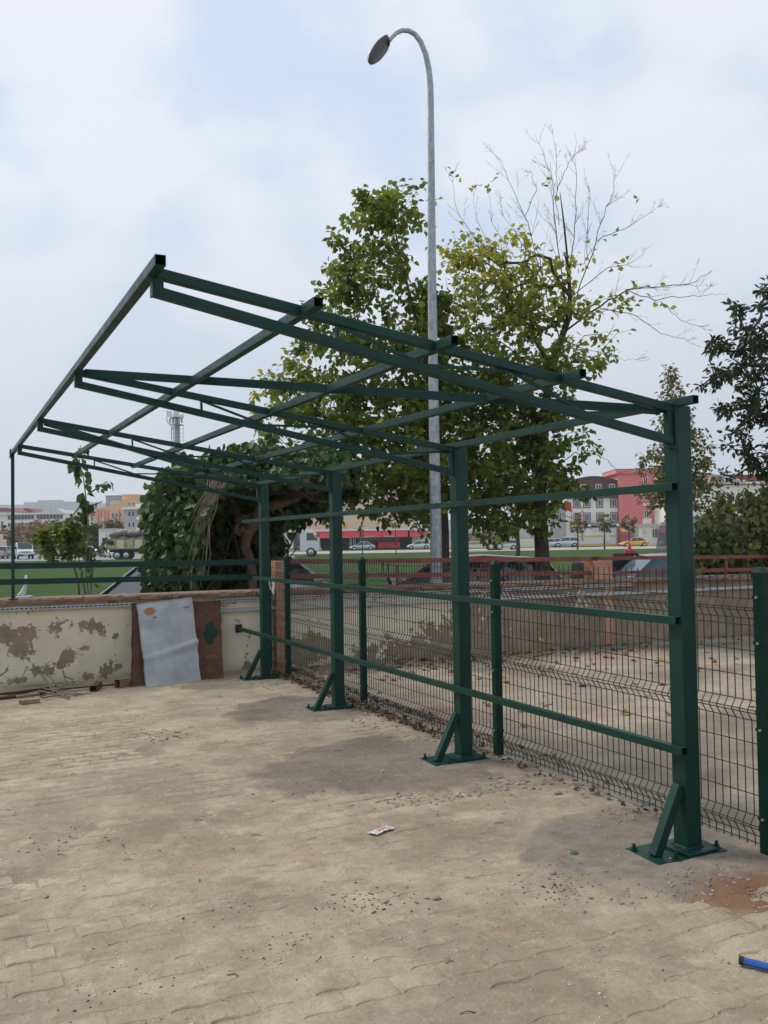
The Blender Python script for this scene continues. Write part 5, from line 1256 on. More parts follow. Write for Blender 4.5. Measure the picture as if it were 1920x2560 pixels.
# ================================================================== VEHICLES
def wheel(parent, x, y, r, w_=.2, rimm=M_CHROME):
    q = MB(); q.lathe([(r*.62, -w_/2), (r*.93, -w_/2), (r, -w_/2+.03), (r, w_/2-.03), (r*.93, w_/2), (r*.62, w_/2)], (x, y, r), 20, M=Matrix.Rotation(math.pi/2, 3, 'X'))
    t = q.build('wheel', M_BLACK, parent, smooth=False)
    q = MB(); sgn = 1 if y > 0 else -1
    q.lathe([(r*.64, -.02), (r*.64, .02), (r*.2, .035), (r*.12, .05)], (x, y+sgn*(w_/2-.01), r), 14, M=Matrix.Rotation(-sgn*math.pi/2, 3, 'X'))
    q.build('rim', rimm, t); return t
def carbody(name, label, loc, rz, paint, kind='sedan', L_=4.4, W_=1.74, H_=1.45, group=None, cat='car', rimm=M_CHROME, glass=None):
    """x forward. Lofted lower body, glasshouse and roof from station tables"""
    t = empty(name, loc, rz, label, cat, group); glass = glass or M_CARGLASS; hw = W_/2
    if kind == 'sedan':
        st = [(-.5, .42, .66, .80), (-.47, .30, .86, .90), (-.36, .22, .96, .97), (-.25, .20, .95, 1), (0, .20, .92, 1), (.17, .20, .90, 1), (.32, .21, .80, .97), (.44, .24, .68, .90), (.49, .32, .56, .80), (.5, .40, .50, .74)]
        gh = [(-.38, .945), (-.22, 1.40), (-.06, 1.45), (.08, 1.41), (.235, .875)]
    elif kind == 'hatch':
        st = [(-.5, .42, .72, .84), (-.48, .28, .95, .92), (-.38, .20, .97, .98), (-.2, .20, .95, 1), (.05, .20, .92, 1), (.2, .20, .90, 1), (.34, .21, .82, .97), (.45, .25, .70, .90), (.5, .38, .52, .76)]
        gh = [(-.485, .95), (-.40, 1.38), (-.14, 1.46), (.06, 1.42), (.26, .885)]
    elif kind == 'suv':
        st = [(-.5, .45, .85, .86), (-.48, .32, 1.05, .93), (-.3, .27, 1.08, 1), (0, .27, 1.06, 1), (.2, .27, 1.04, 1), (.36, .28, .98, .97), (.47, .32, .84, .90), (.5, .45, .62, .78)]
        gh = [(-.48, 1.07), (-.42, 1.58), (-.1, 1.68), (.08, 1.62), (.24, 1.03)]
    else:  # minivan
        st = [(-.5, .4, .95, .9), (-.48, .3, 1.1, .95), (-.2, .25, 1.12, 1), (.1, .25, 1.1, 1), (.3, .26, 1.02, .99), (.43, .28, .86, .93), (.5, .4, .62, .8)]
        gh = [(-.49, 1.1), (-.46, 1.72), (0, 1.85), (.16, 1.78), (.34, 1.0)]
    V = []; F = []; n = len(st)
    for fx, zb, zt, wf in st:
        x = fx*L_; w0 = hw*wf
        for y, z in ((w0*.90, zb), (w0, zb+.12), (w0*1.0, zb+(zt-zb)*.55), (w0*.965, zt-.05), (w0*.86, zt), (0, zt+.025)): V.append((x, y, z))
        for y, z in ((w0*.86, zt), (w0*.965, zt-.05), (w0*1.0, zb+(zt-zb)*.55), (w0, zb+.12), (w0*.90, zb)): V.append((x, -y, z))
    k = 11
    for i in range(n-1):
        for j in range(k-1): F.append((i*k+j, i*k+j+1, (i+1)*k+j+1, (i+1)*k+j))
        F.append((i*k+k-1, i*k, (i+1)*k, (i+1)*k+k-1))
    F.append(tuple(range(k))[::-1]); F.append(tuple((n-1)*k+j for j in range(k)))
    q = MB(); q.v = V; q.f = F; q.m = [0]*len(F); bd = q.build('body', paint, t, smooth=True)
    # glasshouse
    V = []; F = []; g = len(gh); zb_ = min(gh[0][1], gh[-1][1])
    for fx, z in gh:
        base = np.interp(fx, [s_[0] for s_ in st], [s_[2] for s_ in st])
        zt = max(z, base); f = (zt-base)/max(.1, (H_-base)); wy_ = hw*(.955-.20*min(1, f)); x = fx*L_
        V += [(x, hw*.955, base-.02), (x, wy_, zt-.01), (x, 0, zt+.012*(f > .5)), (x, -wy_, zt-.01), (x, -hw*.955, base-.02)]
    for i in range(g-1):
        for j in range(4): F.append((i*5+j, i*5+j+1, (i+1)*5+j+1, (i+1)*5+j))
    q = MB(); q.v = V; q.f = F; q.m = [0]*len(F); q.build('windows', glass, t)
    # roof skin and pillars in body colour
    q = MB(); mid = range(1, g-1)
    RV = [];
    for i in mid:
        fx, z = gh[i]; w1 = hw*(.955-.20)+.012; RV.append([(fx*L_, w1, z-.035), (fx*L_, w1*.97, z+.012), (fx*L_, 0, z+.035), (fx*L_, -w1*.97, z+.012), (fx*L_, -w1, z-.035)])
    b = 0
    for row_ in RV: q.v += row_
    for i in range(len(RV)-1):
        for j in range(4): q.f.append((i*5+j, i*5+j+1, (i+1)*5+j+1, (i+1)*5+j)); q.m.append(0)
    q.build('roof', paint, t, smooth=True)
    def basez(fx): return float(np.interp(fx, [s_[0] for s_ in st], [s_[2] for s_ in st]))
    for sgn in (1, -1):
        w0, w1 = hw*.965*sgn, (hw*.755+.015)*sgn
        for (fa, za), (fb, zb2) in ((gh[0], gh[1]), (gh[-1], gh[-2])):
            q = MB(); q.beam((fa*L_, w0, basez(fa)), (fb*L_, w1, zb2-.01), .05, .06, up=(0, 0, 1)); q.build('pillar', paint, t)
        q = MB(); xm = (gh[1][0]*.45+gh[-2][0]*.55); q.beam((xm*L_, w0, basez(xm)), (xm*L_, w1, np.interp(xm, [p[0] for p in gh], [p[1] for p in gh])-.02), .04, .07, up=(1, 0, 0))
        q.build('pillar', paint, t)
        q = MB(); q.box((gh[-1][0]*L_-.28, sgn*(hw+.09), basez(.2)+.10), (.10, .20, .13)); q.build('mirror', paint, t, bevel=.02)
        q = MB(); q.box((st[-2][0]*L_-.02, sgn*hw*.66, st[-2][2]-.07), (.22, .36, .12), rz=-sgn*.35); q.build('headlight', M_HEADL, t, bevel=.02)
        q = MB(); q.box((st[1][0]*L_+.0, sgn*hw*.72, st[1][2]-.13), (.16, .34, .15), rz=sgn*.25); q.build('taillight', M_TAILL, t, bevel=.02)
        for fx in (.315, -.315):
            q = MB(); q.lathe([(.37, -.03), (.37, .03)], (fx*L_, sgn*(hw-.012), .325), 20, M=Matrix.Rotation(math.pi/2, 3, 'X')); q.build('wheel_arch', M_DARK, t)
            wheel(t, fx*L_, sgn*(hw-.08), .31, .2, rimm)
        q = MB()
        for dx in (-.12, .10): MB().box((dx*L_, sgn*(hw+.003), .80), (.16, .02, .025)).build('handle', M_CHROME, t)
    q = MB(); q.box((st[-1][0]*L_-.01, 0, .34), (.06, W_*.68, .16)); q.build('front_bumper', M_DARK, t, bevel=.02)
    q = MB(); q.box((st[0][0]*L_-.012, 0, .56), (.02, .52, .11)); q.build('number_plate', M_PVC, t)
    q = MB(); q.box((st[-1][0]*L_+.012, 0, .42), (.02, .52, .11)); q.build('number_plate', M_PVC, t)
    return t
def face(deg): return CAMR+R(deg)      # 180: nose to the left of the picture, 0: to the right, -90: nose to the viewer
# near row parked behind the wall
carbody('parked_car', 'dark navy sedan parked behind the wall, its boot showing left of the vine', near(505, 15.8)-np.array([0, 0, .13]), face(66), M_NAVY, 'sedan', 4.5)
carbody('parked_car', 'white hatchback parked behind the red rail beside the last canopy post', near(650, 17.6), face(38), M_WHITE, 'sedan', 4.3)
carbody('parked_car', 'maroon sedan parked behind the lamp post, seen between the red rails', near(1125, 17.2)-np.array([0, 0, .12]), face(176), M_MAROON, 'hatch', 4.4)
carbody('parked_car', 'dark blue car tucked behind the maroon sedan near the tree trunk', near(1270, 19.8)-np.array([0, 0, .2]), face(10), M_NAVY, 'hatch', 3.9)
carbody('parked_car', 'silver blue sedan with a pale windscreen parked right of the orange pillar', near(1640, 16.6)-np.array([0, 0, .15]), face(-172), M_GREYBLUE, 'sedan', 4.5, glass=flat('sky_lit_screen', (.16, .22, .26), .12, spec=.9))
# street traffic
carbody('sedan', 'silver sedan parked before the red awning shopfront', lat(906, 146), face(180), M_SILVER, 'sedan', 4.3)
carbody('taxi', 'bright yellow taxi sedan parked in front of the pink building', lat(1585, 141), face(180), M_YELLOW, 'sedan', 4.5)
carbody('hatchback', 'white hatchback just left of the young trunk on the street', lat(1258, 128), face(180), M_WHITE, 'hatch', 4.3)
carbody('suv', 'white off-roader parked left of the yellow striped hoarding', lat(1412, 150), face(180), M_WHITE, 'suv', 4.7, cat='car')
carbody('hatchback', 'white small car seen between the thick trunk and the white off-roader', lat(1375, 150), face(180), M_WHITE, 'hatch', 4.0)
carbody('hatchback', 'white small car half hidden left of the lamp post on the street', lat(1046, 150), face(180), M_WHITE, 'hatch', 4.0)
# car park on the left
carbody('estate_car', 'beige estate car seen from behind at the far left edge', lat(13, 118), face(96), M_BEIGE, 'suv', 4.4, H_=1.5, cat='car')
for px, dep, dg, pt_, kd, lb in ((107, 150, 20, M_NAVY, 'hatch', 'dark car behind the white flatbed van'), (155, 132, 95, M_BEIGE, 'minivan', 'grey van seen from behind through the small sapling'), (178, 140, 175, M_NAVY, 'hatch', 'dark hatchback right of the grey van behind the sapling'), (207, 130, 120, M_WHITE, 'sedan', 'white sedan glimpsed behind the climbing plant'), (262, 122, 60, M_GREYBLUE, 'hatch', 'blue grey car parked before the white shed'), (227, 126, 20, M_WHITE, 'hatch', 'white car parked between the sedan and the blue grey car')):
    carbody('parked_car', lb, lat(px, dep), face(dg), pt_, kd, 4.2)
carbody('minivan', 'white minivan parked at the tail of the stake truck', lat(284, 112), face(-60), M_WHITE, 'minivan', 4.4, H_=1.85, cat='van')
# flatbed van
t = empty('flatbed_van', lat(58, 112), face(-62), 'white double cab flatbed van with a grey tarpaulin load driving towards the lawn', 'van')
def P2(poly, y0, y1): 
    q = MB(); q.prism(poly, y0, y1); return q
P2([(.25, .35), (.25, 1.95), (.55, 2.08), (1.55, 2.08), (2.25, 1.25), (2.95, 1.05), (3.05, .75), (3.05, .38)], -.95, .95).build('cab', M_WHITE, t, bevel=.06)
q = MB(); q.quad([(1.62, -.80, 2.04), (1.62, .80, 2.04), (2.27, .84, 1.30), (2.27, -.84, 1.30)][::-1]); o = q.build('windscreen', M_CARGLASS, t); o.location = (.035, 0, .03)
for sg in (1, -1):
    q = MB(); q.prism([(.45, 1.30), (.45, 1.88), (1.45, 1.92), (1.95, 1.30)], sg*.955, sg*.975); q.build('side_window', M_CARGLASS, t)
    MB().box((2.0, sg*1.08, 1.42), (.10, .22, .26)).build('mirror', M_DARK, t, bevel=.02)
    MB().box((3.0, sg*.70, .90), (.12, .38, .18)).build('headlight', M_HEADL, t, bevel=.03)
    wheel(t, 2.35, sg*.85, .33); wheel(t, -1.5, sg*.85, .33)
MB().box((3.06, 0, .90), (.04, .95, .10)).build('grille', M_DARK, t); MB().box((3.06, 0, .50), (.08, 1.86, .24)).build('bumper', M_DARK, t, bevel=.03); MB().box((3.115, 0, .52), (.02, .52, .11)).build('number_plate', M_PVC, t)
MB().box((-1.2, 0, .72), (2.8, 1.9, .12)).build('bed', M_DARK, t)
q = MB()
for a in range(4): q.box((-2.3+a*.75, 0, 1.25+.1*math.sin(a*2)), (.78, 1.9+.08*math.sin(a), 1.0+.18*math.sin(a*2.2)))
q.build('tarpaulin_load', M_TARP, t, bevel=.12)
# chevron box truck
t = empty('box_truck', lat(-25, 124), face(97), 'cream box truck with a black and yellow chevron panel at the far left edge', 'truck')
MB().box((-1.5, 0, 2.0), (6.5, 2.5, 2.7)).build('cargo_box', M_CREAM, t, bevel=.05); MB().box((2.9, 0, 1.45), (1.9, 2.3, 2.2)).build('cab', M_WHITE, t, bevel=.15)
MB().box((-1.5, 0, .55), (6.4, 1.2, .25)).build('chassis', M_DARK, t)
cb = MB(); cb.box((-4.77, -.35, 2.1), (.03, 1.75, 1.75)); chv = cb.build('chevron_panel', flat('chevron_yellow', (.72, .62, .10), .6), t)
q = MB()
for k in range(1, 5):
    r_ = k*.27
    for a in range(4):
        if k == 4 and a in (0, 1, 2, 3): pass
        p = [(0, r_), (r_*1.0, 0), (0, -r_), (-r_*1.0, 0)]; (x0, z0), (x1, z1) = p[a], p[(a+1) % 4]; s_ = 1-.11/r_
        q.quad([(-4.79, -.35+x0, 2.1+z0*.72), (-4.79, -.35+x1, 2.1+z1*.72), (-4.79, -.35+x1*s_, 2.1+z1*.72*s_), (-4.79, -.35+x0*s_, 2.1+z0*.72*s_)])
q.build('chevron', M_BLACK, chv)
for sg in (1, -1):
    wheel(t, 2.8, sg*1.0, .45, .28); wheel(t, -3.0, sg*1.0, .45, .28)
# stake truck
t = empty('stake_truck', lat(350, 100), face(3), 'old faded yellow stake truck piled with grey woven sacks', 'truck')
MB().box((0, 0, .95), (6.6, 1.2, .3)).build('chassis', M_DARK, t)
MB().box((-.4, 0, 1.15), (6.0, 2.4, .12)).build('bed', M_WOOD, t)
for sg in (1, -1):
    for a in range(6):
        MB().box((-2.92+a*1.0, sg*1.2, 1.72), (.94, .06, .95)).build('side_panel', [M_YWOOD, M_CREAM][a % 2], t, bevel=.01)
        MB().box((-3.40+a*1.0, sg*1.25, 2.0), (.09, .07, 1.7 if a % 2 == 0 else 1.1)).build('stake', M_WOOD, t)
MB().box((-3.42, 0, 1.7), (.06, 2.3, .95)).build('tailgate', M_YWOOD, t); MB().box((-3.46, -1.0, 1.3), (.08, .3, 1.3)).build('tail_marker', M_REDP, t)
MB().box((3.7, 0, 1.7), (1.7, 2.2, 1.9)).build('cab', M_BEIGE, t, bevel=.15)
rr_ = random.Random(4)
for a in range(12):
    x = -2.7+(a % 6)*.95+rr_.uniform(-.1, .1); z = 2.1+.75*(a//6)+rr_.uniform(-.1, .1)
    q = MB(); q.tube([(x-.6, rr_.uniform(-.3, .3), z+rr_.uniform(-.15, .2)), (x-.45, 0, z), (x, 0, z+.1), (x+.45, 0, z), (x+.6, rr_.uniform(-.3, .3), z-.1)], [.2, .38, .42, .38, .18], 10); o = q.build('sack', M_SACK, t, smooth=True); o.scale = (1, 2.2, 1)
for sg in (1, -1):
    for x in (-2.3, -1.3, 3.4): wheel(t, x, sg*1.0, .46, .3)
# white lorry cab
t = empty('white_lorry', lat(752, 98), face(0), 'white forward control lorry with an empty chassis, nose to the right behind the vine', 'truck')
P2([(.0, .6), (.0, 2.75), (.3, 3.0), (1.5, 2.85), (2.05, 1.9), (2.15, .6)], -1.2, 1.2).build('cab', M_WHITE, t, bevel=.08)
for sg in (1, -1):
    q = MB(); q.prism([(.75, 1.8), (.75, 2.6), (1.45, 2.6), (1.85, 1.8)], sg*1.205, sg*1.225); q.build('side_window', M_CARGLASS, t)
    MB().box((1.9, sg*1.38, 2.15), (.12, .22, .65)).build('mirror', M_DARK, t, bevel=.02)
    wheel(t, 1.2, sg*1.08, .50, .32); wheel(t, -4.0, sg*1.08, .50, .32)
MB().box((-2.6, 0, .85), (5.6, .9, .22)).build('chassis', M_GREYF, t); MB().box((-2.0, -.95, .72), (1.6, .5, .3)).build('fuel_tank', M_CHROME, t, bevel=.08)
MB().box((-.45, 0, 1.8), (.5, 2.3, 1.9)).build('bulkhead', M_NAVY, t); MB().box((2.16, 0, .75), (.12, 2.4, .35)).build('bumper', M_GREYF, t, bevel=.03)
# tipper
t = empty('tipper_truck', lat(1195, 125), face(180), 'dusty tipper truck loaded behind the second canopy post on the street', 'truck')
MB().box((-.5, 0, 1.0), (7.0, 1.1, .3)).build('chassis', M_GREYF, t)
P2([(-3.9, 1.3), (-4.2, 2.5), (1.4, 2.5), (1.3, 1.3)], -1.2, 1.2).build('tipper_body', M_TUBEY, t, bevel=.05); P2([(1.8, .7), (1.8, 2.6), (3.2, 2.7), (3.6, 1.8), (3.6, .7)], -1.15, 1.15).build('cab', M_WHITE, t, bevel=.1)
q = MB(); q.prism([(2.2, 1.8), (2.2, 2.45), (3.0, 2.45), (3.3, 1.8)], 1.155, 1.175); q.build('side_window', M_CARGLASS, t)
for sg in (1, -1):
    for x in (-2.9, -1.7, 2.7): wheel(t, x, sg*1.0, .5, .3)
for a in range(4): MB().box((-3.4+a*1.4, 1.23, 1.9), (.1, .06, 1.1)).build('rib', M_GREYF, t)
# ---- red flag, hydrant, scooter, handcart, bonnet of tall van
t = empty('red_flag', lat(1416, 120), CAMR, 'red flag hanging by the white block behind the thick trunk', 'flag')
zf = lambda py: (1341-py)*120/FPX+1.8
q = MB(); q.tube([(-.2, 0, 0), (-.2, 0, zf(1248))], .04, 6); q.build('flagpole', M_GALV, t)
q = MB(); nseg = 8
for i in range(nseg+1):
    x = i/nseg*.95
    for j in range(4): q.v.append((-.18+x, .08*math.sin(x*7+j), zf(1251)-j*.42-x*.35))
for i in range(nseg):
    for j in range(3): q.f.append((i*4+j, i*4+j+1, (i+1)*4+j+1, (i+1)*4+j)); q.m.append(0)
q.build('cloth', M_REDP, t, smooth=True)
hd_d = 24.0; t = empty('fire_hydrant', lat(1573, hd_d), CAMR, 'red pillar fire hydrant with two side outlets standing on the lawn', 'hydrant')
kz = hd_d/FPX; hz0 = (1338.4-1357)*kz+1.8
q = MB(); q.lathe([(.12, 0), (.12, .05), (.085, .07), (.085, hz0-.36), (.115, hz0-.35), (.115, hz0-.28), (.10, hz0-.26), (.095, hz0-.12), (.06, hz0-.04), (.045, hz0), (.02, hz0+.03)], n=18); q.build('barrel', M_REDP, t, smooth=True)
for sg in (-1, 1):
    q = MB(); q.lathe([(.045, 0), (.045, .10), (.062, .10), (.062, .17), (.03, .19)], (sg*.08, -.02, hz0-.24), 12, M=Matrix.Rotation(sg*math.pi/2, 3, 'Y')); q.build('outlet', M_REDP, t)
q = MB(); q.lathe([(.055, 0), (.055, .14), (.07, .14), (.07, .2)], (0, -.08, hz0-.24), 12, M=Matrix.Rotation(math.pi/2, 3, 'X')); q.build('outlet', M_REDP, t)
q = MB(); q.lathe([(.05, 0), (.05, .04), (.025, .04), (.025, .08)], (0, 0, hz0-.02), 8); q.build('cap', M_GREYF, t); t.scale = (.52, .52, 1)
t = empty('motor_scooter', near(905, 15.5), face(10), 'white motor scooter parked behind the red rails with its handlebar and mirror showing', 'scooter')
q = MB(); q.prism([(-.75, .55), (-.78, .85), (-.30, .78), (.0, .42), (.35, .38), (.48, .85), (.56, .85), (.60, .30), (.1, .22), (-.4, .30)], -.15, .15); q.build('body', M_WHITE, t, bevel=.05)
MB().box((-.40, 0, .86), (.62, .24, .10)).build('seat', M_BLACK, t, bevel=.04); q = MB(); q.tube([(.50, 0, .85), (.44, 0, 1.06)], .03, 8); q.tube([(.38, -.32, 1.08), (.46, 0, 1.07), (.38, .32, 1.08)], .018, 8); q.build('handlebar', M_BLACK, t)
for sg in (-1, 1):
    q = MB(); q.tube([(.42, sg*.22, 1.08), (.40, sg*.30, 1.24)], .008, 6); q.lathe([(.06, 0), (.06, .02)], (.40, sg*.30, 1.27), 12, M=Matrix.Rotation(math.pi/2, 3, 'Y')); q.build('mirror', M_BLACK, t)
for x in (-.55, .68): wheel(t, x, 0, .25, .12)
MB().box((.57, 0, .95), (.12, .22, .16)).build('headlight', M_HEADL, t, bevel=.03)
t = empty('handcart', lat(1515, 17.0), face(15), 'black sheeted handcart holding a white bag behind the orange pillar', 'cart')
q = MB(); q.prism([(-.62, .78), (-.55, 1.30), (.30, 1.36), (.50, 1.20), (.45, .75)], -.4, .4); q.build('covered_tray', M_BLACK, t, bevel=.04)
q = MB(); q.box((.30, -.2, 1.40), (.40, .35, .14), rz=.3); q.build('sheet_fold', M_BLACK, t, bevel=.05); MB().box((.45, -.38, 1.30), (.30, .2, .22), rz=.5).build('white_bag', M_PLAST, t, bevel=.07)
q = MB()
for x in (-.5, .35): q.tube([(x, -.35, .78), (x*1.1, -.38, .28)], .02, 6); q.tube([(x, .35, .78), (x*1.1, .38, .28)], .02, 6)
q.tube([(-.6, -.3, .85), (-.95, -.3, 1.0)], .018, 6); q.tube([(-.6, .3, .85), (-.95, .3, 1.0)], .018, 6); q.build('frame', M_GREYF, t)
for sg in (-1, 1):
    for x in (-.52, .42): wheel(t, x, sg*.4, .22, .08)
t = empty('tall_van', lat(1778, 19.5), face(84), 'tall dark van seen from behind, half covered by the vine bush', 'van')
q = MB(); q.prism([(-2.3, .35), (-2.32, 1.7), (-2.2, 2.02), (-2.0, 2.12), (1.0, 2.12), (1.8, 1.2), (2.4, 1.0), (2.4, .35)], -.92, .92); q.build('body', M_NAVY, t, bevel=.10)
MB().box((-2.34, 0, 1.45), (.03, 1.5, .75)).build('rear_window', M_GREYF, t, bevel=.01)
for z in (1.9, 2.02): MB().box((-2.30+.0, 0, z), (.04, 1.6, .03)).build('roof_seam', M_BLACK, t)
for sg in (-1, 1):
    wheel(t, -1.4, sg*.85, .34); wheel(t, 1.6, sg*.85, .34); MB().box((-2.33, sg*.84, 1.2), (.05, .12, .5)).build('taillight', M_TAILL, t)

# ================================================================== THINGS IN THE YARD
def wl3(x, off, z):                          # point standing off the wall face
    return np.array([x, wy(x)-off, z])
# leaning sheets
def sheetmesh(name, bl, br, tl, tr, m, label, cat, nx=26, nz=34, wob=.004, edge=.006, seed=1, crease=None, rust=None, thick=.0022):
    r = np.random.default_rng(seed); bl, br, tl, tr = map(lambda p: np.array(p, float), (bl, br, tl, tr)); V = []; A = []
    nrm = unit(np.cross(br-bl, tl-bl)); nrm = nrm if nrm[1] < 0 else -nrm
    for k_ in (0, 1):
        for j in range(nz+1):
            for i in range(nx+1):
                u, v = i/nx, j/nz; p = (bl*(1-u)+br*u)*(1-v)+(tl*(1-u)+tr*u)*v
                e = 0
                if i in (0, nx): e = (float(fbm(np.array([v*3]), np.array([i*1.0]), seed, 3.5, 4)[0])-.5)*edge*5; p = p+unit(br-bl)*e
                if j in (0, nz): p = p+unit(tl-bl)*(float(fbm(np.array([u*3]), np.array([j+.5]), seed+3, 4, 4)[0])-.5)*edge*(3 if j else 1)
                o = (float(fbm(np.array([u*2.2]), np.array([v*2.2]), seed+7, 1.3, 3)[0])-.5)*wob*6
                if crease: o += crease(u, v)
                V.append(p+nrm*(o-k_*thick))
                A.append(rust(u, v) if rust else 0)
    V = np.array(V); N0 = (nx+1)*(nz+1); i = (np.arange(nz)[:, None]*(nx+1)+np.arange(nx)[None]).ravel()
    F = np.stack([i, i+1, i+nx+2, i+nx+1], 1); Fb = F[:, ::-1]+N0
    per = [k for k in range(nx)]+[k*(nx+1)+nx for k in range(nz)]+[nz*(nx+1)+nx-k for k in range(nx)]+[(nz-k)*(nx+1) for k in range(nz)]
    Fs = np.array([(per[k], per[(k+1) % len(per)], per[(k+1) % len(per)]+N0, per[k]+N0) for k in range(len(per))])
    o = npmesh(name, V, np.concatenate([F, Fb, Fs]), m, None, True, dict(rust=np.array(A))); tag(o, label, cat); return o
g0 = gnd(330, 1720); g1 = gnd(561, 1697)
RS = sheetmesh('rusty_sheet', (g0[0], g0[1]+.07, .002), (g1[0], g1[1]+.04, .002), wallpt(330, 1508, .075), wallpt(552, 1502, .075), M_RUST, 'wide rust brown steel sheet leaning on the wall behind the grey one', 'metal sheet', wob=.002, seed=5)
def crease(u, v):
    l = .30+.14*u; d = v-l; return .045*math.exp(-(d/.035)**2)*(.4+.9*u)-.012*max(0, 1-abs(v-.83)/.01)*(abs(v-.83) < .012)+(.02*(u-.5) if v > .83 else 0)
def gr(u, v):
    return .75*math.exp(-((u-.22)/.13)**2-((v-.885)/.06)**2)+.55*math.exp(-((u-.30)/.06)**2-((v-.80)/.02)**2)+.60*math.exp(-((u-.86)/.11)**2-((v-.885)/.026)**2)+(.42 if (u > .975 or u < .02 or v < .02) else 0)+.35*math.exp(-((u-.8)/.05)**2-((v-.62)/.02)**2)+.45*math.exp(-((u-.62)/.04)**2-((v-.90)/.012)**2)
h0 = gnd(365, 1719); h1 = gnd(503, 1703)
sheetmesh('zinc_sheet', (h0[0], h0[1], .002), (h1[0], h1[1], .002), wallpt(341, 1508, .13)+np.array([0, 0, .0]), wallpt(480, 1494, .13), M_GALVS, 'pale grey creased zinc sheet with rust spots leaning in front of the rusty one', 'metal sheet', seed=11, crease=crease, rust=gr, edge=.004, wob=.0015)
# green daub on the rusty sheet: a thin skin of paint lying on its surface
pc = []
ca = [(527, 1553), (533, 1556), (536, 1566), (546, 1578), (541, 1588), (533, 1597), (531, 1609), (524, 1612), (516, 1606), (512, 1592), (507, 1583), (515, 1574), (514, 1562), (521, 1558)]
bpy.context.view_layer.update()
def onsheet(px, py):
    d = unit(ray(px, py)); ok, loc, nn, _ = RS.ray_cast(Vector(EYE), Vector(d)); return (np.array(loc) if ok else EYE+d*10)-d*.006
q = MB(); q.v = [tuple(onsheet(*c)) for c in ca]; q.v.append(tuple(onsheet(526, 1583))); n_ = len(ca)
for k in range(n_): q.f.append((k, (k+1) % n_, n_)); q.m.append(0)
pd = q.build('paint_daub', M_GREEN2); tag(pd, 'dark green paint daub on the right part of the rusty sheet', 'paint splash')
# steel offcuts
def tubething(name, label, cat, p0, p1, w_, h_, m, t=.004, z=None):
    p0 = Vector((p0[0], p0[1], h_/2+.004)); p1 = Vector((p1[0], p1[1], h_/2+.004)); q = MB(); q.beam(p0, p1, w_, h_, t=t); o = q.build(name, m, bevel=.002); return tag(o, label, cat)
a = gnd(293, 1721); tubething('box_tube', 'large yellowed square steel tube offcut lying against the foot of the sheets', 'steel offcut', a, (a[0]+.34, a[1]+.24), .085, .095, M_TUBEY, .005)
a = gnd(233, 1730); tubething('short_tube', 'short rusty square tube offcut pointing out from the wall', 'steel offcut', a, (a[0]+.10, a[1]+.28), .075, .065, M_RUST, .005)
a = gnd(50, 1762); b = gnd(98, 1756); tubething('channel_offcut', 'short flat brown steel offcut lying alone on the dust in front of the pile', 'steel offcut', a, b, .06, .04, M_TUBEY, .004)
# pile of rods, planks, sticks
def rodthing(label, name, cat, pts, r_, m, n=6):
    q = MB(); q.tube([(p[0], p[1], p[2]) for p in pts], r_, n); o = q.build(name, m, smooth=True); return tag(o, label, cat)
def gp(px, py, z): g = gnd(px, py, z); return g
for l_, (x0, y0), (x1, y1), r_, z0, z1 in (('topmost long rusty rod of the pile by the wall', (-60, 1742), (108, 1722), .014, .05, .06), ('thick rusty bar along the front of the pile', (-60, 1752), (150, 1728), .018, .02, .02), ('thin rusty rod lying close along the wall base', (100, 1728), (293, 1710), .009, .012, .012), ('short rusty rod in the middle of the pile', (20, 1738), (140, 1716), .012, .035, .05), ('dark rod at the left end of the pile', (-60, 1736), (80, 1735), .012, .02, .03)):
    rodthing(l_, 'rusty_rod', 'steel rod', [gp(x0, y0, z0), gp((x0+x1)/2, (y0+y1)/2, (z0+z1)/2), gp(x1, y1, z1)], r_, M_RUST)
for l_, (x0, y0), (x1, y1), w_ in (('pale weathered lath on top of the rod pile', (42, 1741), (98, 1734), .04), ('pale weathered plank end right of the stick bundle', (175, 1727), (222, 1722), .06)):
    a, b = gp(x0, y0, .05), gp(x1, y1, .05); q = MB(); q.beam(a, b, w_, .018); tag(q.build('wood_lath', M_TWIG, bevel=.002), l_, 'plank')
rs = random.Random(12)
SB_ = empty('stick_bundle', gnd(150, 1735), 0, 'tangle of pale dry sticks thrown over the rod pile by the wall', 'sticks')
def mks():
    for (x0, y0, z0), (x1, y1, z1) in (((90, 1672, .30), (175, 1747, .01)), ((95, 1675, .28), (150, 1722, .06)), ((158, 1678, .26), (190, 1730, .02)), ((160, 1690, .20), (182, 1720, .05)), ((95, 1727, .05), (178, 1742, .02)), ((110, 1722, .06), (195, 1736, .03)), ((100, 1742, .02), (165, 1720, .07)), ((125, 1717, .07), (172, 1748, .01)), ((140, 1728, .04), (186, 1709, .08)), ((70, 1668, .35), (58, 1690, .2)), ((105, 1745, .02), (205, 1733, .03)), ((150, 1735, .03), (192, 1741, .02)), ((0, 1690, .25), (12, 1672, .36))):
        a, b = gp(x0, y0, 0), gp(x1, y1, z1); a = wallpt(x0, y0, .12) if z0 > .15 else gp(x0, y0, z0); m_ = (a+b)/2+np.array([rs.gauss(0, .03), rs.gauss(0, .03), abs(rs.gauss(0, .02))])
        q = MB(); q.tube([a, (a+m_)/2, m_, (m_+b)/2, b], [.009, .008, .008, .006, .004], 5)
        d = (b-m_); e = m_+d*.4; q.tube([e, e+d*.25+np.array([rs.gauss(0, .05), rs.gauss(0, .03), .04])], [.005, .003], 4); q.build('stick', M_TWIG, SB_, smooth=True)
under(SB_, mks)
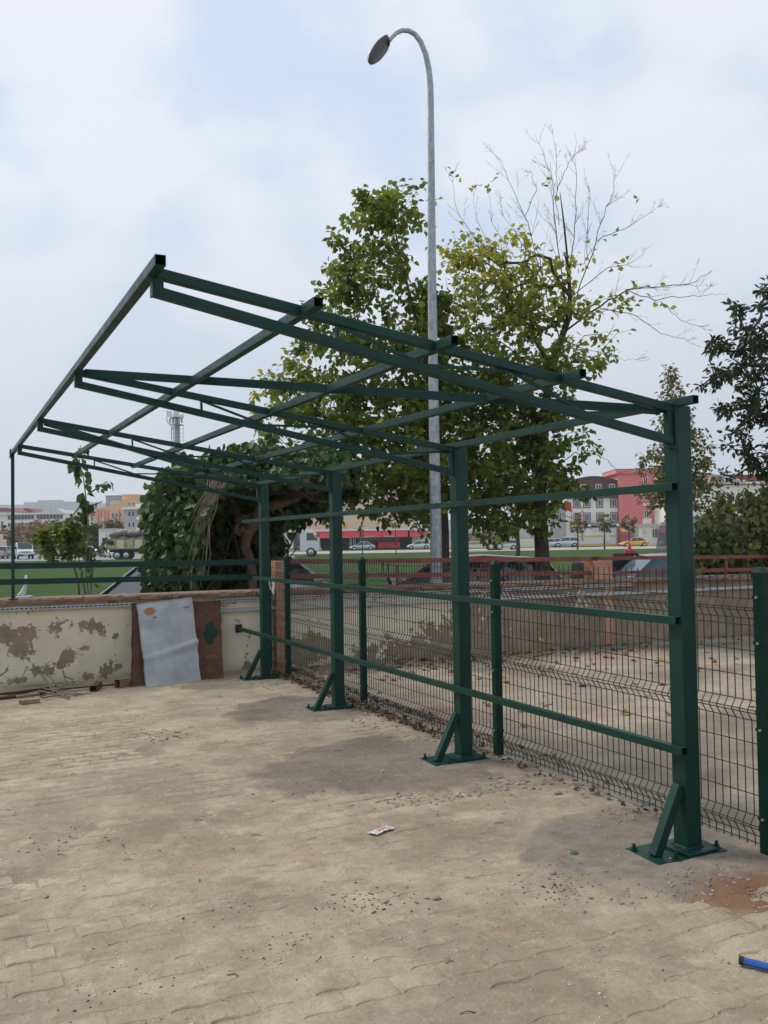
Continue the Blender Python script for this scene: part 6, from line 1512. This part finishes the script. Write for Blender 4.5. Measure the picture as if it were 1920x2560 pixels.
# wrapper
t = empty('wrapper', gnd(953, 2080), .35, 'crumpled clear plastic wrapper with red print lying in the middle of the yard', 'litter')
r = np.random.default_rng(2); V = []; nx, ny = 18, 9
for j in range(ny):
    for i in range(nx):
        x = (i/(nx-1)-.5)*.15; y = (j/(ny-1)-.5)*.055*(1+.35*abs(x/.075)**3); V.append((x+r.normal(0, .0012), y+r.normal(0, .0012), .008+.012*(1-abs(y/.03))*(1-abs(x/.09))+abs(r.normal(0, .003))))
F = [(j*nx+i, j*nx+i+1, (j+1)*nx+i+1, (j+1)*nx+i) for j in range(ny-1) for i in range(nx-1)]
q = MB(); q.v = V; q.f = F; q.m = [1 if (5 <= f[0] % nx <= 14 and 2 <= f[0]//nx <= 5 and (f[0] % nx + f[0]//nx) % 3) else 0 for f in F]; q.build('film', [M_PLAST, M_REDPRINT], t)
# blue pen-like rod bottom right
a = gnd(1857, 2402, .02); b = gnd(1990, 2434, .02)
t = empty('blue_tube', a, 0, 'blue plastic pipe offcut with a black plug at the bottom right corner', 'pipe')
q = MB(); q.tube([(0, 0, 0), tuple(b-a)], .0145, 8); q.build('tube', M_BLUE, t); d = unit(b-a); q = MB(); q.tube([tuple(-d*.012), tuple(d*.004)], .0165, 8); q.build('plug', M_BLACK, t)
# blue green paint chips
def chip(px, py, s, seed, label, m=M_GREEN):
    r = random.Random(seed); q = MB(); n = 11; c = gnd(px, py, .0); zt = float(yardz(np.array([c[0]]), np.array([c[1]]))[0])+.004
    q.v = [(c[0]+s*r.uniform(.5, 1)*math.cos(2*math.pi*k/n), c[1]+s*.8*r.uniform(.5, 1)*math.sin(2*math.pi*k/n), zt) for k in range(n)]+[(c[0], c[1], zt+.006)]
    for k in range(n): q.f.append((k, (k+1) % n, n)); q.m.append(0)
    tag(q.build('paint_spatter', m), label, 'paint splash', None)
M_PAINTB = flat('teal_spatter', (.02, .10, .10), .5)
chip(1437, 2138, .030, 1, 'teal paint blob on the mortar left of the nearest foot brace', M_PAINTB); chip(1080, 1905, .05, 4, 'dark green paint smear beside the foot of the second post from the front')
for k, (px, py) in enumerate(((815, 2283), (825, 2290), (808, 2278), (832, 2283))): pass
rag = MB(); rp_ = [wallpt(0, 0)*0]*0
t = empty('rag_strip', (X0+PW+.02, PY_[3]+.02, 1.0), 0, 'frayed white rag strip tied to the last canopy post above the wall', 'rag')
q = MB(); q.tube([(0, 0, .17), (.02, -.03, .10), (.0, -.05, .02), (.015, -.05, -.04), (.01, -.05, .04)], [.008, .012, .012, .006, .004], 6); q.tube([(0, 0, .17), (-.03, -.02, .12), (-.02, -.04, .03)], .007, 5); q.build('cord', M_PVC, t, smooth=True)
# white plastic stand on the coping
c = wallpt(62, 1490, -.12); t = empty('plastic_stand', (c[0], c[1]+.02, .985), CAMR, 'white tapered plastic stand set on the coping beside the thin end post', 'stand')
q = MB(); q.box((0, 0, .012), (.16, .10, .024)); q.build('foot', M_PVC, t, bevel=.01); q = MB(); q.tube([(-.045, 0, .02), (-.02, 0, .06), (.01, 0, .14), (.02, 0, .26)], [.045, .032, .018, .014], 10); q.build('stem', M_PVC, t, smooth=True)
# rubble, pebbles and leaf litter
def blob(n, r):
    bm_v = unit(r.normal(0, 1, (12, 3))); return bm_v
ICO_V = None
import bmesh
bm = bmesh.new(); bmesh.ops.create_icosphere(bm, subdivisions=1, radius=1); ICO_V = np.array([v.co[:] for v in bm.verts]); ICO_F = np.array([[v.index for v in f.verts] for f in bm.faces]); bm.free()
def pebbles(name, XY, S_, m, seed, parent, zf=yardz, flatk=.55):
    r = np.random.default_rng(seed); n = len(XY); Z = zf(XY[:, 0], XY[:, 1]); V = ICO_V[None]*(1+r.normal(0, .22, (n, len(ICO_V), 1)))
    V = V*np.stack([r.uniform(.7, 1.3, n), r.uniform(.7, 1.3, n), r.uniform(.35, .8, n)*flatk*1.4], 1)[:, None]*S_[:, None, None]
    a = r.uniform(0, 6.28, n); c, s = np.cos(a), np.sin(a); X = V[..., 0]*c[:, None]-V[..., 1]*s[:, None]; Y = V[..., 0]*s[:, None]+V[..., 1]*c[:, None]
    V = np.stack([X+XY[:, 0:1], Y+XY[:, 1:2], V[..., 2]+Z[:, None]+S_[:, None]*.12], -1)
    F = (np.arange(n)[:, None, None]*len(ICO_V)+ICO_F[None]).reshape(-1, 3); o = npmesh(name, V.reshape(-1, 3), F, m, parent, False, None, 'stuff'); return o
r = np.random.default_rng(33)
n = 30000; XY = np.stack([r.uniform(-1.2, FX-.05, n), 1.7+r.power(.55, n)*8.9], 1)
keep = fbm(XY[:, 0], XY[:, 1], 121, 1.6, 4) > r.uniform(.25, .75, n); XY = XY[keep]; n = len(XY)
tag(pebbles('grit', XY, .0014+.0036*r.power(.35, n)**3*1.4, mat('brown_grit', (.20, .155, .10), .95, var=.5, vscale=9), 2, None), 'fine brown grit and crumbs strewn over the dusty paving', 'grit')
n = 5000; XY = np.stack([r.uniform(-1.2, FX-.05, n), 1.7+r.power(.6, n)*8.9], 1)
tag(pebbles('pale_chips', XY, .0022+.006*r.power(.3, n), mat('pale_chip', (.42, .38, .31), .95, var=.35, vscale=9), 3, None), 'small pale stone chips scattered over the yard paving', 'grit')
CR = []
for px, py, n, s_ in ((950, 2252, 60, .008), (330, 1838, 40, .012), (420, 1845, 40, .014), (580, 2270, 30, .006), (860, 2255, 40, .006), (300, 2480, 30, .006), (700, 2370, 50, .005), (240, 1800, 20, .008), (1380, 2228, 60, .007), (150, 2110, 30, .008)):
    g = gnd(px, py); CR.append(np.stack([r.normal(g[0], .05+g[1]*.012, n), r.normal(g[1], .03+g[1]*.012, n), s_*r.uniform(.3, 1, n)], 1))
CR = np.concatenate(CR); tag(pebbles('dark_crumbs', CR[:, :2], CR[:, 2], mat('dark_crumb', (.06, .052, .045), .95, var=.5, vscale=9), 8, None), 'clusters of dark crumbs on the dusty paving', 'grit')
TW = MB()
for k in range(60):
    g = np.array([r.uniform(-.8, 3.4), 2.0+r.power(.7)*7.5]); z = float(yardz(g[:1], g[1:])[0])+.004; a = r.uniform(0, 3.14); l = r.uniform(.015, .06); TW.tube([(g[0], g[1], z), (g[0]+l*.5*math.cos(a), g[1]+l*.5*math.sin(a), z+.004), (g[0]+l*math.cos(a+.3), g[1]+l*math.sin(a+.3), z+.001)], .0018, 4)
tag(TW.build('twig_scraps', M_BARK, kind='stuff'), 'tiny dark twig scraps scattered on the dusty paving', 'twigs')
# rubble clusters round the mortar
C_ = []
for cx, cy, sx_, sy_, n, s in ((2.55, 4.85, .35, .10, 110, .012), (3.35, 4.75, .18, .12, 70, .020), (2.75, 4.72, .35, .06, 80, .014), (3.0, 3.02, .35, .10, 90, .012), (2.65, 3.3, .14, .2, 50, .011), (3.3, 2.75, .15, .15, 60, .012), (3.3, 6.9, .15, .3, 60, .014), (3.2, 9.3, .2, .25, 50, .016), (2.1, 5.3, .2, .35, 50, .010), (3.45, 3.95, .12, .14, 50, .012), (3.3, 6.25, .2, .2, 40, .012)):
    a = np.stack([r.normal(cx, sx_*.6, n), r.normal(cy, sy_*.6, n), s*r.uniform(.25, 1.1, n)**1.3], 1); C_.append(a)
C_ = np.concatenate(C_); C_ = C_[C_[:, 0] < FX-.04]
tag(pebbles('rubble', C_[:, :2], C_[:, 2], M_STONE, 5, None), 'crumbled pale mortar rubble lying round the foot plates and pads', 'rubble')
STO = ((965, 2255, .016), (1090, 2248, .020), (115, 2243, .016), (1395, 1985, .034), (1080, 1840, .022), (632, 1985, .014), (1265, 1960, .022), (1250, 1945, .018), (1230, 1975, .018), (940, 2005, .014), (1215, 2035, .016), (1792, 2275, .018), (1300, 2285, .014), (480, 2255, .012), (1640, 1745, .014), (390, 2235, .013))
sl = ('in the open right of centre', 'near a dark crumb patch', 'at the left edge', 'long pale flake before the fence', 'by the second post', 'on the dark patch edge', 'in the rubble right of the pad', 'small, just above another in the rubble', 'left one of the rubble trio', 'on the dark patch border', 'alone on bare dust', 'beside the rust stain', 'below the mortar pad', 'left of centre', 'by the fence foot', 'near the dark crumbs')
for k, (px, py, s) in enumerate(STO[:8]):
    rr_ = np.random.default_rng(100+k); c = gnd(px, py); z = float(yardz(np.array([c[0]]), np.array([c[1]]))[0])
    V = ICO_V*(1+rr_.normal(0, .15, (len(ICO_V), 1)))*np.array([1.2, .8, .45])*s; q = MB(); q.v = [tuple(v) for v in V]; q.f = [tuple(f) for f in ICO_F]; q.m = [0]*len(ICO_F)
    o = q.build('stone', M_STONE, bevel=s*.12); o.location = (c[0], c[1], z+s*.25); o.rotation_euler = (0, 0, rr_.uniform(0, 6)); tag(o, 'pale loose stone '+sl[k], 'stone', 'loose stones on the yard')
# leaves: brown drift along the fence foot, scattered yellow ones on the court
n = 2600; yy = r.uniform(3.6, 10.3, n); xx = FX-.05-np.abs(r.normal(0, .07, n))+(r.random(n) < .3)*.25; P_ = np.stack([xx, yy, yardz(xx, yy)+r.uniform(.004, .035, n)], 1)
keep = r.random(n) < np.clip((yy-4.5)/3, .12, 1); P_ = P_[keep]; n = len(P_)
M_LITTER = leafmat('dry_leaf_litter', [(.06, .038, .022), (.11, .068, .035), (.17, .115, .06), (.30, .20, .06), (.42, .27, .06)], .1)
tag(leaves('leaf_drift', P_, r.normal(0, 1, (n, 3))*np.array([1, 1, .25]), r.uniform(.02, .05, n), r.uniform(0, .5, n), M_LITTER, None, seed=5), 'drift of crushed brown leaves caught along the foot of the mesh fence', 'leaf litter')
n = 520; xx = np.concatenate([r.uniform(3.9, 12.5, 300), r.normal(6.0, 1.4, 220)]); off = np.concatenate([r.power(.45, 300)*4.5, np.abs(r.normal(0, .5, 220))+.05]); yy = wy(xx)-off-.05; ok = xx > 3.85; xx, yy = xx[ok], yy[ok]; n = len(xx)
P_ = np.stack([xx, yy, courtz(xx, yy)+.012], 1)
tag(leaves('fallen_leaves', P_, r.normal(0, 1, (n, 3))*np.array([1, 1, .12]), r.uniform(.05, .11, n), r.uniform(.25, 1, n), M_LITTER, None, seed=6, upw=2.5), 'yellow and brown fallen leaves scattered on the court below the wall', 'leaf litter')

# ================================================================== HAZE
hz_ = MB(); hz_.box((0, 2700, 170), (9000, 5600, 344))
hm_ = bpy.data.materials.new('haze_air'); hm_.use_nodes = True; n_ = hm_.node_tree.nodes; n_.remove(n_['Principled BSDF'])
pv = n_.new('ShaderNodeVolumePrincipled'); pv.inputs['Color'].default_value = (.86, .90, .96, 1); pv.inputs['Density'].default_value = .00030; pv.inputs['Anisotropy'].default_value = .2
hm_.node_tree.links.new(pv.outputs[0], n_['Material Output'].inputs['Volume'])
o = hz_.build('haze', hm_); o['kind'] = 'stuff'
